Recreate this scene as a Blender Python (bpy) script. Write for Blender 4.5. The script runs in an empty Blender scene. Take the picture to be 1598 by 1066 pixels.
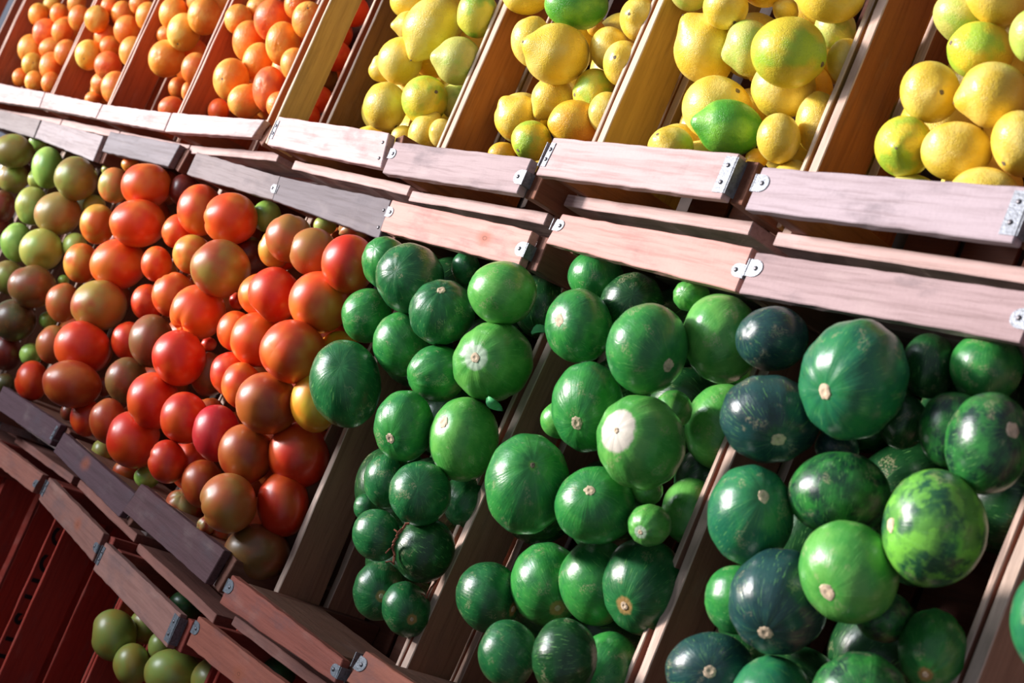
import bpy, bmesh, math, random
import numpy as np
from mathutils import Matrix, Vector, Quaternion
C = bpy.context.scene.collection
S = bpy.context.scene
rnd = random.Random(11)

# ------------------------------------------------------------------ place: the crates lean back on a rack
LEAN = math.radians(50)
HEIGHT = 1.0
LEANM = Matrix.Translation((0, 0, HEIGHT)) @ Matrix.Rotation(LEAN, 4, 'X')
def W3(x, y, z):
    return LEANM @ Vector((x, y, z))

# ------------------------------------------------------------------ camera
CAM_F = 2225.106
CAM_R = np.array([[0.594857, 0.391735, -0.701918], [0.176972, -0.915613, -0.361018], [-0.784108, 0.090534, -0.613985]])
CAM_C = (2.86721, 0.24053, 0.86252)
cam = bpy.data.objects.new('camera', bpy.data.cameras.new('camera'))
C.objects.link(cam)
cam.data.sensor_width = 36.0
cam.data.lens = CAM_F / 1598 * 36
cam.data.clip_start = 0.02
rm = Matrix([[float(CAM_R[j][i]) * (1, -1, -1)[j] for j in range(3)] for i in range(3)]).to_4x4()
cam.matrix_world = LEANM @ Matrix.Translation(CAM_C) @ rm
cam.data.dof.use_dof = True
cam.data.dof.focus_distance = 1.52
cam.data.dof.aperture_fstop = 10
S.camera = cam

# ------------------------------------------------------------------ light
S.view_settings.view_transform = 'Standard'
S.view_settings.look = 'None'
S.view_settings.gamma = 1
S.view_settings.exposure = 0.42
def cam_dir(x, y, z):          # a direction given as right / down / away from the viewer, turned into the world
    v = rm.to_3x3() @ Vector((x, -y, -z))
    return (LEANM.to_3x3() @ v).normalized()
world = bpy.data.worlds.new('world'); S.world = world; world.use_nodes = True
bg = world.node_tree.nodes['Background']
bg.inputs[0].default_value = (0.60, 0.64, 0.80, 1); bg.inputs[1].default_value = 0.28
sun = bpy.data.objects.new('sun', bpy.data.lights.new('sun', 'SUN')); C.objects.link(sun)
sun.data.energy = 4.9; sun.data.angle = math.radians(7); sun.data.color = (1.0, 0.90, 0.86)
SUN_DIR = cam_dir(-0.90, -0.38, 0.10)
sun.rotation_euler = SUN_DIR.to_track_quat('Z', 'Y').to_euler()
def area(name, direction, dist, size, watts, color, aim):
    l = bpy.data.objects.new(name, bpy.data.lights.new(name, 'AREA')); C.objects.link(l)
    l.data.shape = 'DISK'; l.data.size = size; l.data.energy = watts; l.data.color = color
    l.location = aim + direction * dist
    l.rotation_euler = direction.to_track_quat('Z', 'Y').to_euler()
    return l
area('open_sky', cam_dir(-0.82, -0.54, -0.18), 2.4, 1.2, 48, (0.86, 0.93, 1.0), W3(1.3, .3, 0))

# ------------------------------------------------------------------ helpers
def lin(h):
    h = h.lstrip('#'); o = []
    for k in (0, 2, 4):
        c = int(h[k:k + 2], 16) / 255
        o.append(c / 12.92 if c <= 0.04045 else ((c + 0.055) / 1.055) ** 2.4)
    return (o[0], o[1], o[2], 1.0)
def thing(name, label, cat, M=None, group=None, kind=None):
    o = bpy.data.objects.new(name, None); C.objects.link(o)
    o.empty_display_size = .02
    if M is not None: o.matrix_world = M
    tag(o, label, cat, group, kind); return o
def tag(o, label=None, cat=None, group=None, kind=None):
    if label: o['label'] = label
    if cat: o['category'] = cat
    if group: o['group'] = group
    if kind: o['kind'] = kind
    return o
class N:
    def __init__(s, name):
        s.m = bpy.data.materials.new(name); s.m.use_nodes = True
        s.t = s.m.node_tree; s.t.nodes.clear()
        s.out = s.t.nodes.new('ShaderNodeOutputMaterial'); s.b = s.t.nodes.new('ShaderNodeBsdfPrincipled')
        s.t.links.new(s.b.outputs[0], s.out.inputs[0])
    def put(s, sock, v):
        if isinstance(v, bpy.types.NodeSocket): s.t.links.new(v, sock)
        else: sock.default_value = v
    def n(s, typ, ins=None, out=0, **kw):
        d = s.t.nodes.new('ShaderNode' + typ)
        for k, v in kw.items(): setattr(d, k, v)
        for k, v in (ins or {}).items(): s.put(d.inputs[k], v)
        return d.outputs[out]
    def math(s, op, a, b=0.0, c=0.0, clamp=False):
        d = s.t.nodes.new('ShaderNodeMath'); d.operation = op; d.use_clamp = clamp
        s.put(d.inputs[0], a); s.put(d.inputs[1], b); s.put(d.inputs[2], c); return d.outputs[0]
    def vec(s, op, a, b=(0, 0, 0)):
        d = s.t.nodes.new('ShaderNodeVectorMath'); d.operation = op
        s.put(d.inputs[0], a); s.put(d.inputs[1], b); return d.outputs[1 if op in ('LENGTH', 'DOT_PRODUCT', 'DISTANCE') else 0]
    def mix(s, f, a, b, mode='MIX'):
        d = s.t.nodes.new('ShaderNodeMix'); d.data_type = 'RGBA'; d.blend_type = mode
        s.put(d.inputs[0], f); s.put(d.inputs[6], a); s.put(d.inputs[7], b); return d.outputs[2]
    def ramp(s, f, lo, hi):      # smooth 0..1 between lo and hi
        d = s.t.nodes.new('ShaderNodeMapRange'); d.interpolation_type = 'SMOOTHSTEP'; d.clamp = True
        s.put(d.inputs[0], f); s.put(d.inputs[1], lo); s.put(d.inputs[2], hi); return d.outputs[0]
    def noise(s, v, scale, detail=3, rough=.5):
        return s.n('TexNoise', {'Vector': v, 'Scale': scale, 'Detail': detail, 'Roughness': rough}, 0)
    def attr(s, name, typ='GEOMETRY', out=1):
        d = s.t.nodes.new('ShaderNodeAttribute'); d.attribute_type = typ; d.attribute_name = name; return d.outputs[out]
    def info(s, out): 
        d = s.t.nodes.new('ShaderNodeObjectInfo'); return d.outputs[out]
    def bump(s, h, strength, dist):
        return s.n('Bump', {'Height': h, 'Strength': strength, 'Distance': dist})

def fruit_base(name):
    m = N(name)
    P = m.attr('P0', out=1)
    seed = m.math('MULTIPLY', m.info('Random'), 47.0)
    sv = m.n('CombineXYZ', {0: seed, 1: seed, 2: seed})
    Q = m.vec('ADD', P, sv)
    c1 = m.info('Color'); c2 = m.attr('tint', 'OBJECT', 0)
    sep = m.t.nodes.new('ShaderNodeSeparateXYZ'); m.t.links.new(P, sep.inputs[0])
    return m, P, Q, c1, c2, sep
def mat_tomato():
    m, P, Q, c1, c2, sep = fruit_base('tomato_skin')
    n1 = m.noise(Q, 0.9, 2)
    f = m.ramp(n1, .40, .66)
    pole = m.ramp(sep.outputs[2], .35, .98)
    f = m.math('MAXIMUM', f, m.math('MULTIPLY', pole, .75))
    col = m.mix(f, c1, c2)
    col = m.mix(m.math('MULTIPLY', m.ramp(m.noise(Q, 5, 4, .7), .5, .8), .16), col, lin('#d9822e'))
    fl = m.ramp(m.noise(Q, 26, 2), .74, .80)
    col = m.mix(m.math('MULTIPLY', fl, .35), col, lin('#5a2a16'))
    m.put(m.b.inputs['Base Color'], col)
    m.put(m.b.inputs['Roughness'], .40)
    m.b.inputs['Coat Weight'].default_value = .25; m.b.inputs['Coat Roughness'].default_value = .22
    m.b.inputs['Subsurface Weight'].default_value = .08; m.b.inputs['Subsurface Radius'].default_value = (1, .3, .15); m.b.inputs['Subsurface Scale'].default_value = .006
    return m.m
def mat_citrus(name, rough, pit, coat):
    m, P, Q, c1, c2, sep = fruit_base(name)
    f = m.ramp(m.noise(Q, 1.1, 2), .42, .64)
    col = m.mix(f, c1, c2)
    spots = m.ramp(m.noise(Q, 18, 3, .6), .70, .78)
    col = m.mix(m.math('MULTIPLY', spots, .25), col, lin('#8a6a20'))
    vo = m.n('TexVoronoi', {'Vector': Q, 'Scale': 24.0}, 0)
    pits = m.ramp(vo, .0, .45)
    h = m.math('ADD', pits, m.math('MULTIPLY', m.noise(Q, 9, 3), 1.2))
    m.put(m.b.inputs['Base Color'], col); m.put(m.b.inputs['Roughness'], rough)
    m.put(m.b.inputs['Normal'], m.bump(h, pit, .0009))
    m.b.inputs['Coat Weight'].default_value = coat; m.b.inputs['Coat Roughness'].default_value = .3
    m.b.inputs['Subsurface Weight'].default_value = .10; m.b.inputs['Subsurface Radius'].default_value = (1, .6, .2); m.b.inputs['Subsurface Scale'].default_value = .006
    return m.m
def mat_squash():
    m, P, Q, c1, c2, sep = fruit_base('squash_skin')
    # meridian streaks that run from stem to blossom end
    flat = m.n('CombineXYZ', {0: sep.outputs[0], 1: sep.outputs[1], 2: 0.0})
    nrm = m.vec('NORMALIZE', flat)
    sc = m.t.nodes.new('ShaderNodeSeparateXYZ'); m.t.links.new(nrm, sc.inputs[0])
    sq = m.n('CombineXYZ', {0: m.math('MULTIPLY', sc.outputs[0], 5.0), 1: m.math('MULTIPLY', sc.outputs[1], 5.0), 2: m.math('MULTIPLY', sep.outputs[2], .7)})
    seed = m.math('MULTIPLY', m.info('Random'), 31.0)
    sq = m.vec('ADD', sq, m.n('CombineXYZ', {0: seed, 1: 0.0, 2: seed}))
    streak = m.noise(sq, 2.6, 4, .6)
    big = m.noise(Q, 1.5, 3, .55)
    vstr = m.attr('mottle', 'OBJECT', 2)
    a = m.ramp(big, .40, .62)
    b = m.ramp(streak, .54, .74)
    f = m.math('ADD', m.math('MULTIPLY', a, .55), m.math('MULTIPLY', b, .35), clamp=True)
    mot = m.ramp(m.noise(Q, 2.3, 6, .66), .46, .56)
    f = m.math('ADD', f, m.math('MULTIPLY', mot, vstr), clamp=True)
    col = m.mix(f, c1, c2)
    lines = m.ramp(m.noise(sq, 6.5, 2), .62, .69)
    col = m.mix(m.math('MULTIPLY', lines, .42), col, lin('#7fc069'))
    dark = m.ramp(m.noise(Q, 3.3, 4, .65), .60, .72)
    col = m.mix(m.math('MULTIPLY', dark, .30), col, lin('#16351f'))
    scab = m.math('MULTIPLY', m.ramp(m.noise(Q, 2.0, 2), .60, .67), m.ramp(m.noise(Q, 22, 4, .7), .48, .56))
    col = m.mix(m.math('MULTIPLY', scab, .38), col, lin('#b9ae8a'))
    # pale patch around the stem scar, its size is the fruit's own
    pr = m.attr('patch', 'OBJECT', 2)
    ang = m.math('ARCCOSINE', m.math('MULTIPLY', sep.outputs[2], .9999))
    wob = m.math('MULTIPLY', m.math('SUBTRACT', m.noise(Q, 7, 4, .7), .5), .16)
    d = m.math('SUBTRACT', m.math('ADD', ang, wob), pr)
    halo = m.ramp(m.math('MULTIPLY', d, -1.0), -.06, .04)
    halo = m.math('MULTIPLY', halo, m.ramp(pr, .01, .05))
    col = m.mix(m.math('MULTIPLY', halo, .9), col, m.attr('patch_tint', 'OBJECT', 0))
    m.put(m.b.inputs['Base Color'], col)
    ro = m.math('ADD', .20, m.math('MULTIPLY', m.noise(Q, 7, 4), .22))
    ro = m.math('ADD', ro, m.math('MULTIPLY', halo, .3))
    m.put(m.b.inputs['Roughness'], ro)
    hb = m.math('ADD', m.math('MULTIPLY', streak, .8), m.math('MULTIPLY', m.noise(Q, 6, 5, .65), 1.0))
    m.put(m.b.inputs['Normal'], m.bump(hb, .2, .002))
    m.b.inputs['Coat Weight'].default_value = .2; m.b.inputs['Coat Roughness'].default_value = .2
    return m.m
def mat_wood(sawn_lit=False):
    m = N('sawn_lit_edge' if sawn_lit else 'crate_wood')
    P = m.attr('P0', out=1)
    seed = m.math('MULTIPLY', m.info('Random'), 23.0)
    Q = m.vec('ADD', P, m.n('CombineXYZ', {0: seed, 1: seed, 2: seed}))
    G = m.vec('MULTIPLY', Q, (5, 90, 60)); G2 = m.vec('MULTIPLY', Q, (14, 260, 200)); B = m.vec('MULTIPLY', Q, (11, 26, 26))
    g = m.noise(G, 1.0, 4, .6); g2 = m.noise(G2, 1.0, 3, .6); b = m.noise(B, 1.0, 5, .65)
    c1 = m.info('Color')
    if sawn_lit: c1 = m.mix(.62, c1, lin('#e2cdbd'))  # paler sawn wood, plus the light these edges catch, put into the colour
    dark = m.mix(1.0, c1, (.46, .40, .38, 1), 'MULTIPLY')
    col = m.mix(m.math('MULTIPLY', m.ramp(g, .42, .68), .34), c1, dark)
    col = m.mix(m.math('MULTIPLY', m.ramp(g2, .46, .72), .42), col, dark)
    wear = m.attr('wear', 'OBJECT', 2)
    col = m.mix(m.math('MULTIPLY', m.ramp(b, .50, .72), m.math('MULTIPLY', wear, .8)), col, m.mix(.55, dark, lin('#5d5a62')))
    light = m.mix(.5, c1, lin('#e6d6c8'))
    col = m.mix(m.math('MULTIPLY', m.ramp(m.noise(B, 1.7, 4), .56, .8), .14), col, light)
    fine = m.ramp(m.noise(Q, 420, 2), .66, .8)
    col = m.mix(m.math('MULTIPLY', fine, .25), col, dark)
    kn = m.attr('knot', 'OBJECT', 1)
    dd = m.vec('MULTIPLY', m.vec('SUBTRACT', P, kn), (1, 1.6, 0))
    dist = m.math('ADD', m.vec('LENGTH', dd), m.math('MULTIPLY', m.math('SUBTRACT', m.noise(Q, 120, 3), .5), .006))
    kf = m.math('SUBTRACT', 1.0, m.ramp(dist, .0, .022))
    core = m.math('SUBTRACT', 1.0, m.ramp(dist, .0025, .0045))
    ring = m.math('MULTIPLY', m.ramp(dist, .0022, .0036), core)
    col = m.mix(m.math('MULTIPLY', kf, .70), col, lin('#9a5236'))
    col = m.mix(m.math('MULTIPLY', ring, .9), col, lin('#3a2018'))
    m.put(m.b.inputs['Base Color'], col); m.put(m.b.inputs['Roughness'], .72)
    m.b.inputs['Specular IOR Level'].default_value = .3
    h = m.math('ADD', m.math('ADD', g, m.math('MULTIPLY', g2, .6)), m.math('MULTIPLY', m.noise(Q, 300, 3), .4))
    m.put(m.b.inputs['Normal'], m.bump(h, .5, .0012))
    return m.m
def mat_plain(name, col, rough=.5, metal=0.0, bumpscale=0, var=.0):
    m = N(name)
    base = lin(col)
    if var:
        t = m.n('TexCoord', out=3)
        m.put(m.b.inputs['Base Color'], m.mix(m.ramp(m.noise(t, bumpscale, 4, .7), .4, .7), base, tuple(c * (1 - var) for c in base[:3]) + (1,)))
        m.put(m.b.inputs['Normal'], m.bump(m.noise(t, bumpscale * 2, 4), .4, .0008))
    else: m.b.inputs['Base Color'].default_value = base
    m.b.inputs['Roughness'].default_value = rough; m.b.inputs['Metallic'].default_value = metal
    return m.m
MT = {'tomato': mat_tomato(), 'orange': mat_citrus('orange_peel', .42, .55, .15), 'lemon': mat_citrus('lemon_peel', .40, .5, .18),
      'squash': mat_squash(), 'wood': mat_wood(), 'sawn_lit': mat_wood(True),
      'zinc': mat_plain('zinc_plate', '#7b8088', .45, .4, 300, .5), 'nail': mat_plain('nail_steel', '#6f6c70', .45, .7),
      'cork': mat_plain('stem_cork', '#d8c0a2', .8, 0, 220, .45), 'corkdark': mat_plain('stem_cork_dark', '#7a6a58', .8, 0, 220, .5),
      'leaf': mat_plain('leaf_green', '#4fae6a', .45, 0, 90, .4), 'twig': mat_plain('dry_tendril', '#8a4a34', .8, 0, 200, .4),
      'ink': mat_plain('black_stencil_ink', '#0b0d10', .7), 'rack': mat_plain('rack_wood', '#3a2a24', .8, 0, 12, .4),
      'wallm': mat_plain('wall_plaster', '#4a4038', .9, 0, 6, .3), 'floorm': mat_plain('pavement', '#5d5953', .9, 0, 9, .3)}
MT['gtom'] = MT['tomato']

# ------------------------------------------------------------------ the setting
def box_obj(name, lo, hi, mat, parent=None, M=None):
    bm = bmesh.new(); bmesh.ops.create_cube(bm, size=1)
    for v in bm.verts:
        v.co = Vector([lo[k] + (v.co[k] + .5) * (hi[k] - lo[k]) for k in range(3)])
    me = bpy.data.meshes.new(name); bm.to_mesh(me); bm.free(); me.materials.append(mat)
    o = bpy.data.objects.new(name, me); C.objects.link(o)
    if parent: o.parent = parent
    if M is not None: o.matrix_world = M
    return o
tag(box_obj('floor', (-3, -3, -.05), (6, 3, 0), MT['floorm']), kind='structure')
tag(box_obj('wall_back', (-3, 1.75, 0), (6, 1.85, 3.2), MT['wallm']), kind='structure')
# low sun from the front left: added unseen blocker keeps it off the lowest crates
def shade_blocker():
    d = SUN_DIR
    p1 = W3(.6, .20, 0); p2 = W3(2.1, .06, 0)
    # the added blocker, standing 1.6 m away towards the sun, square to it, with its top edge on the rays that graze p1 and p2
    hd = Vector((d.x, d.y, 0)).normalized()
    def hit(p, t=1.5): return p + d * (t / math.hypot(d.x, d.y))
    a = hit(p1); b = hit(p2)
    e = (b - a)
    a2 = a - e * 2.2; b2 = b + e * .9
    off = hd * .15
    V = [Vector((a2.x, a2.y, 0)), Vector((b2.x, b2.y, 0)), Vector(b2), Vector(a2)]
    V += [v + off for v in V]
    me = bpy.data.meshes.new('unseen_sun_blocker')
    me.from_pydata([tuple(v) for v in V], [], [(0,1,2,3),(7,6,5,4),(0,4,5,1),(1,5,6,2),(2,6,7,3),(3,7,4,0)])
    me.materials.append(MT['wallm'])
    o = bpy.data.objects.new('unseen_sun_blocker', me); C.objects.link(o); tag(o, kind='structure')
shade_blocker()

# ---- measured layout of the display, metres in the frame of the leaning crates
FRUIT = [
('orange',2,1,'oy','',1,-0.1102,0.7368,-0.0057,0.0232,0.0195,0.0213,0.53,0.51,0.319,0.598,-0.71,-0.04,-0.7,23),
('orange',2,1,'y','',2,-0.1145,0.7683,-0.0231,0.0203,0.0172,0.0187,0.534,0.509,0.317,0.596,-0.72,0.57,-0.41,8),
('orange',2,1,'o','',1,-0.0502,0.7487,-0.0251,0.0217,0.0184,0.02,0.532,0.508,0.314,0.6,-0.5,0.1,-0.86,22),
('orange',2,1,'or','',1,-0.0706,0.704,-0.023,0.0303,0.0259,0.028,0.531,0.504,0.321,0.601,-0.18,0.98,0.03,52),
('orange',2,1,'o','',0,0.0858,0.6984,-0.0031,0.0247,0.021,0.0228,0.53,0.505,0.314,0.605,-0.73,0.2,-0.65,49),
('orange',2,1,'o','',1,0.0184,0.7739,-0.0251,0.0212,0.0181,0.0196,0.539,0.507,0.311,0.596,0.95,-0.11,-0.29,4),
('orange',2,1,'o','',0,0.146,0.7261,-0.0031,0.0254,0.0217,0.0234,0.535,0.505,0.31,0.602,0.85,-0.5,-0.13,29),
('orange',2,1,'oy','',1,-0.1031,0.6649,-0.0188,0.0298,0.0252,0.0274,0.523,0.504,0.324,0.606,0.26,0.89,-0.37,77),
('orange',2,1,'y','',0,-0.001,0.6258,-0.0031,0.0233,0.0196,0.0213,0.518,0.504,0.321,0.613,0.13,-0.1,0.99,100),
('orange',2,1,'o','',1,0.0002,0.6716,-0.0251,0.0252,0.0224,0.0238,0.766,0.263,0.533,0.245,-0.94,0.26,-0.2,76),
('orange',2,1,'o','',0,0.1158,0.6235,-0.0031,0.0274,0.0232,0.0252,0.519,0.502,0.316,0.616,0.96,0.02,-0.29,104),
('orange',2,1,'o','',0,0.1605,0.6531,-0.0031,0.026,0.0221,0.024,0.524,0.502,0.312,0.613,0.54,0.35,-0.77,83),
('orange',2,1,'o','',1,-0.1053,0.6042,-0.0251,0.0194,0.0162,0.0178,0.512,0.503,0.323,0.616,-0.4,0.91,-0.08,121),
('orange',2,1,'oy','',0,0.056,0.59,-0.0031,0.0209,0.0176,0.0192,0.513,0.501,0.321,0.618,-0.84,0.54,-0.09,127),
('orange',2,1,'o','',0,0.1498,0.5908,-0.0031,0.0204,0.0172,0.0187,0.515,0.499,0.316,0.621,0.88,-0.42,-0.21,129),
('orange',2,2,'oy','',0,0.2915,0.7143,0.0155,0.0253,0.0216,0.0234,0.536,0.504,0.303,0.606,-0.31,0.15,0.94,30),
('orange',2,2,'o','',1,0.278,0.7487,-0.0016,0.0195,0.0168,0.0181,0.542,0.504,0.301,0.602,0.41,-0.9,-0.14,11),
('orange',2,2,'o','',1,0.3099,0.743,-0.0173,0.0242,0.021,0.0226,0.543,0.501,0.299,0.604,0.39,0.25,-0.88,22),
('orange',2,2,'o','',0,0.4065,0.7548,-0.0031,0.0192,0.0181,0.0186,0.684,0.408,0.413,0.442,0.33,-0.02,0.94,6),
('orange',2,2,'oy','',0,0.4725,0.7295,-0.0031,0.0249,0.0215,0.0231,0.541,0.5,0.288,0.612,-0.92,-0.27,-0.28,26),
('orange',2,2,'o','',1,0.2821,0.6943,-0.0161,0.0248,0.0212,0.0229,0.532,0.501,0.301,0.613,-0.37,-0.93,0.05,59),
('orange',2,2,'o','',0,0.4037,0.7032,-0.0031,0.0266,0.0227,0.0246,0.534,0.501,0.293,0.615,0.21,0.97,-0.08,47),
('orange',2,2,'o','',1,0.3159,0.6779,-0.0192,0.0197,0.0186,0.0192,0.655,0.419,0.404,0.482,-0.36,0.24,-0.9,73),
('orange',2,2,'y','',1,0.2859,0.65,0.0002,0.0278,0.0238,0.0257,0.528,0.499,0.307,0.615,-0.3,0.27,0.91,86),
('orange',2,2,'or','',0,0.3937,0.634,-0.0031,0.0257,0.0236,0.0246,0.576,0.47,0.341,0.576,-0.38,0.16,0.91,102),
('orange',2,2,'oy','',0,0.4762,0.6608,-0.0031,0.0271,0.0233,0.0251,0.531,0.496,0.293,0.621,0.41,0.48,-0.77,82),
('orange',2,2,'o','',1,0.3561,0.6088,-0.0251,0.0253,0.0225,0.0239,0.783,0.241,0.526,0.228,-0.1,-0.89,-0.44,130),
('orange',2,2,'o','',0,0.4751,0.5936,-0.0031,0.0292,0.0252,0.0271,0.523,0.491,0.3,0.628,0.58,0.8,-0.16,137),
('orange',2,2,'o','',1,0.3313,0.5773,-0.0251,0.0145,0.0129,0.0136,0.782,0.234,0.531,0.227,0.47,0.88,-0,154),
('orange',2,3,'oy','',1,0.5818,0.7329,-0.0009,0.0282,0.0247,0.0264,0.549,0.496,0.284,0.61,0.05,-0.59,0.81,22),
('orange',2,3,'y','',0,0.6639,0.6968,0.0033,0.0307,0.0269,0.0288,0.544,0.493,0.28,0.619,-0.65,0.24,0.72,51),
('orange',2,3,'o','',1,0.6161,0.7668,-0.0176,0.0242,0.0212,0.0226,0.55,0.498,0.273,0.613,0.56,-0.08,-0.83,1),
('orange',2,3,'oy','',0,0.7062,0.7283,-0.0009,0.0305,0.0269,0.0286,0.55,0.493,0.274,0.616,-0.25,0.55,0.79,26),
('orange',2,3,'o','',2,0.5678,0.7,-0.0126,0.0202,0.0177,0.0189,0.795,0.25,0.513,0.208,-0.21,0.14,-0.97,55),
('orange',2,3,'oy','',0,0.6392,0.6502,0.0012,0.0309,0.029,0.03,0.605,0.454,0.341,0.558,-0.08,0.53,0.85,92),
('orange',2,3,'o','',1,0.6328,0.6794,-0.0382,0.0268,0.0256,0.0262,0.692,0.393,0.402,0.453,0.83,0.54,-0.14,85),
('orange',2,3,'o','',0,0.7556,0.6374,-0.0031,0.0256,0.0223,0.0239,0.532,0.488,0.274,0.635,0.21,0.2,-0.96,108),
('orange',2,3,'o','',2,0.6088,0.6226,-0.0481,0.0178,0.0155,0.0166,0.527,0.487,0.28,0.638,-0.67,-0.38,-0.64,137),
('orange',2,3,'o','',1,0.7079,0.6079,-0.0251,0.0151,0.009,0.0116,0.494,0.498,0.253,0.666,-0.65,0.75,-0.14,143),
('orange',2,3,'or','',0,0.7331,0.569,-0.0031,0.0206,0.0183,0.0194,0.802,0.22,0.515,0.206,0.59,0.1,-0.8,169),
('orange',2,3,'oy','',2,0.6121,0.7877,-0.0557,0.0276,0.0244,0.026,0.554,0.495,0.267,0.614,-0.26,0.92,-0.31,2),
('orange',2,4,'oy','',1,0.8529,0.7171,0.0084,0.0235,0.0207,0.0221,0.546,0.492,0.259,0.627,-0,0.64,-0.77,31),
('orange',2,4,'oy','',1,0.8586,0.7504,-0.0146,0.0232,0.0201,0.0216,0.814,0.248,0.494,0.179,-0.34,-0,0.94,12),
('orange',2,4,'or','',0,0.9408,0.7223,-0.0031,0.0312,0.0277,0.0294,0.548,0.489,0.248,0.632,-0.41,0.34,0.85,32),
('orange',2,4,'o','',0,0.9945,0.747,-0.0031,0.0215,0.0191,0.0203,0.55,0.49,0.237,0.633,0.1,0.45,0.89,8),
('orange',2,4,'oy','',0,1.049,0.7224,-0.0031,0.0266,0.0236,0.0251,0.547,0.486,0.234,0.64,0.65,0.15,0.75,32),
('orange',2,4,'o','',1,0.8789,0.691,-0.0104,0.032,0.0245,0.028,0.517,0.497,0.237,0.656,0.23,-0.58,-0.78,65),
('orange',2,4,'oy','',0,1.0046,0.6857,-0.0031,0.0313,0.0252,0.0281,0.523,0.491,0.23,0.657,-0.22,0.31,0.93,68),
('orange',2,4,'oy','',1,0.9174,0.6621,-0.0223,0.0308,0.0252,0.0278,0.521,0.489,0.241,0.656,-0.33,0.34,0.88,99),
('orange',2,4,'oy','',0,1.0659,0.6548,-0.0031,0.0228,0.0201,0.0214,0.538,0.48,0.241,0.65,-0.57,0.81,-0.1,100),
('orange',2,4,'oy','',0,0.9151,0.6196,0.0061,0.0315,0.0267,0.029,0.524,0.486,0.257,0.651,0,0.52,0.85,125),
('orange',2,4,'or','',0,1.0267,0.6135,-0.0031,0.0329,0.024,0.0281,0.509,0.486,0.234,0.671,0.14,0.45,0.88,140),
('orange',2,4,'oy','',0,0.9692,0.5926,-0.0031,0.0255,0.0244,0.025,0.789,0.276,0.468,0.288,-0.29,-0.95,-0.11,158),
('orange',2,4,'or','',1,0.8553,0.5805,-0.0219,0.0183,0.016,0.0171,0.525,0.479,0.269,0.651,-0.26,-0.35,-0.9,173),
('orange',2,4,'o','',0,1.0738,0.5909,-0.0031,0.0195,0.0172,0.0183,0.529,0.473,0.249,0.659,-0.78,-0.32,-0.54,165),
('orange',2,4,'or','',1,0.9765,0.79,-0.0976,0.0238,0.0231,0.0235,0.792,0.32,0.423,0.302,-0.61,-0.6,-0.52,18),
('orange',2,4,'or','',1,0.9521,0.7563,-0.1025,0.0234,0.0208,0.022,0.543,0.482,0.222,0.651,0.98,-0.13,-0.14,52),
('orange',2,4,'or','',1,0.9847,0.7158,-0.0976,0.0227,0.0221,0.0224,0.774,0.329,0.413,0.35,0.09,0.25,-0.96,88),
('orange',2,4,'g','',1,0.9615,0.683,-0.1049,0.0234,0.0207,0.022,0.535,0.475,0.231,0.66,0.16,-0.75,-0.64,122),
('orange',2,4,'or','',1,0.9784,0.6477,-0.1029,0.0209,0.0204,0.0206,0.749,0.342,0.4,0.404,0.75,0.66,-0.1,155),
('orange',2,4,'or','',1,0.9888,0.6158,-0.0948,0.0186,0.0164,0.0175,0.527,0.469,0.239,0.668,0.4,-0.69,-0.6,182),
('lemon',2,5,'y','t1',0,1.349,0.719,-0.0174,0.0426,0.0353,0.036,0.719,0.395,0.32,0.475,-0.97,-0.06,0.24,45),
('lemon',2,5,'y','t-',1,1.252,0.7356,-0.0401,0.0226,0.0188,0.0192,0.847,0.227,0.461,0.137,-0.97,0.04,0.24,40),
('lemon',2,5,'y','',1,1.2255,0.7716,-0.0401,0.0272,0.0233,0.0238,0.844,0.237,0.461,0.138,-0.37,-0.11,-0.92,2),
('lemon',2,5,'y','',0,1.3044,0.6741,-0.0187,0.0305,0.0281,0.0286,0.663,0.419,0.293,0.546,-0.76,0.27,-0.59,95),
('lemon',2,5,'y','t-',1,1.233,0.6725,-0.0401,0.0202,0.0165,0.0168,0.338,-0.405,0.317,-0.788,0.01,-0.97,0.24,107),
('lemon',2,5,'yg','t-',0,1.4176,0.6811,-0.0264,0.0294,0.0288,0.0294,0.844,0.252,0.428,0.203,-0.91,0.35,0.24,95),
('lemon',2,5,'yg2','',0,1.4201,0.7429,-0.0239,0.0287,0.024,0.0245,0.532,0.473,0.16,0.684,0.37,-0.89,-0.25,22),
('lemon',2,5,'y','s',0,1.3174,0.6096,-0.0181,0.031,0.028,0.032,0.534,0.461,0.214,0.676,-0.73,-0.54,0.42,167),
('lemon',2,5,'ygr','s',0,1.3882,0.6261,-0.0243,0.0293,0.0288,0.0329,0.616,0.429,0.255,0.61,0.44,-0.34,0.83,156),
('lemon',2,5,'y','',2,1.294,0.6465,-0.0631,0.0284,0.0248,0.0252,0.852,0.206,0.458,0.147,0.3,-0.79,-0.54,151),
('lemon',2,5,'yo','',2,1.3023,0.6994,-0.0631,0.0274,0.0236,0.0241,0.853,0.217,0.454,0.138,0.93,-0.26,-0.27,93),
('lemon',2,5,'yg','',1,1.399,0.6461,-0.0652,0.0272,0.0237,0.0242,0.861,0.203,0.446,0.137,-1,0.06,-0.05,158),
('lemon',2,5,'y','t1',0,1.4062,0.5879,-0.0336,0.0247,0.0208,0.0212,0.687,0.385,0.309,0.533,0.97,0.03,0.24,207),
('lemon',2,5,'y','',1,1.3508,0.582,-0.0401,0.0159,0.0139,0.0142,0.853,0.193,0.46,0.152,0.74,0.6,-0.3,213),
('lemon',2,5,'y','',0,1.4352,0.5901,-0.0359,0.0175,0.0155,0.0158,0.526,0.45,0.194,0.696,-0.17,-0.68,-0.72,208),
('lemon',2,5,'y','',2,1.24,0.5756,-0.0631,0.0239,0.0211,0.0215,0.524,0.456,0.22,0.685,0.64,0.75,-0.13,224),
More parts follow.
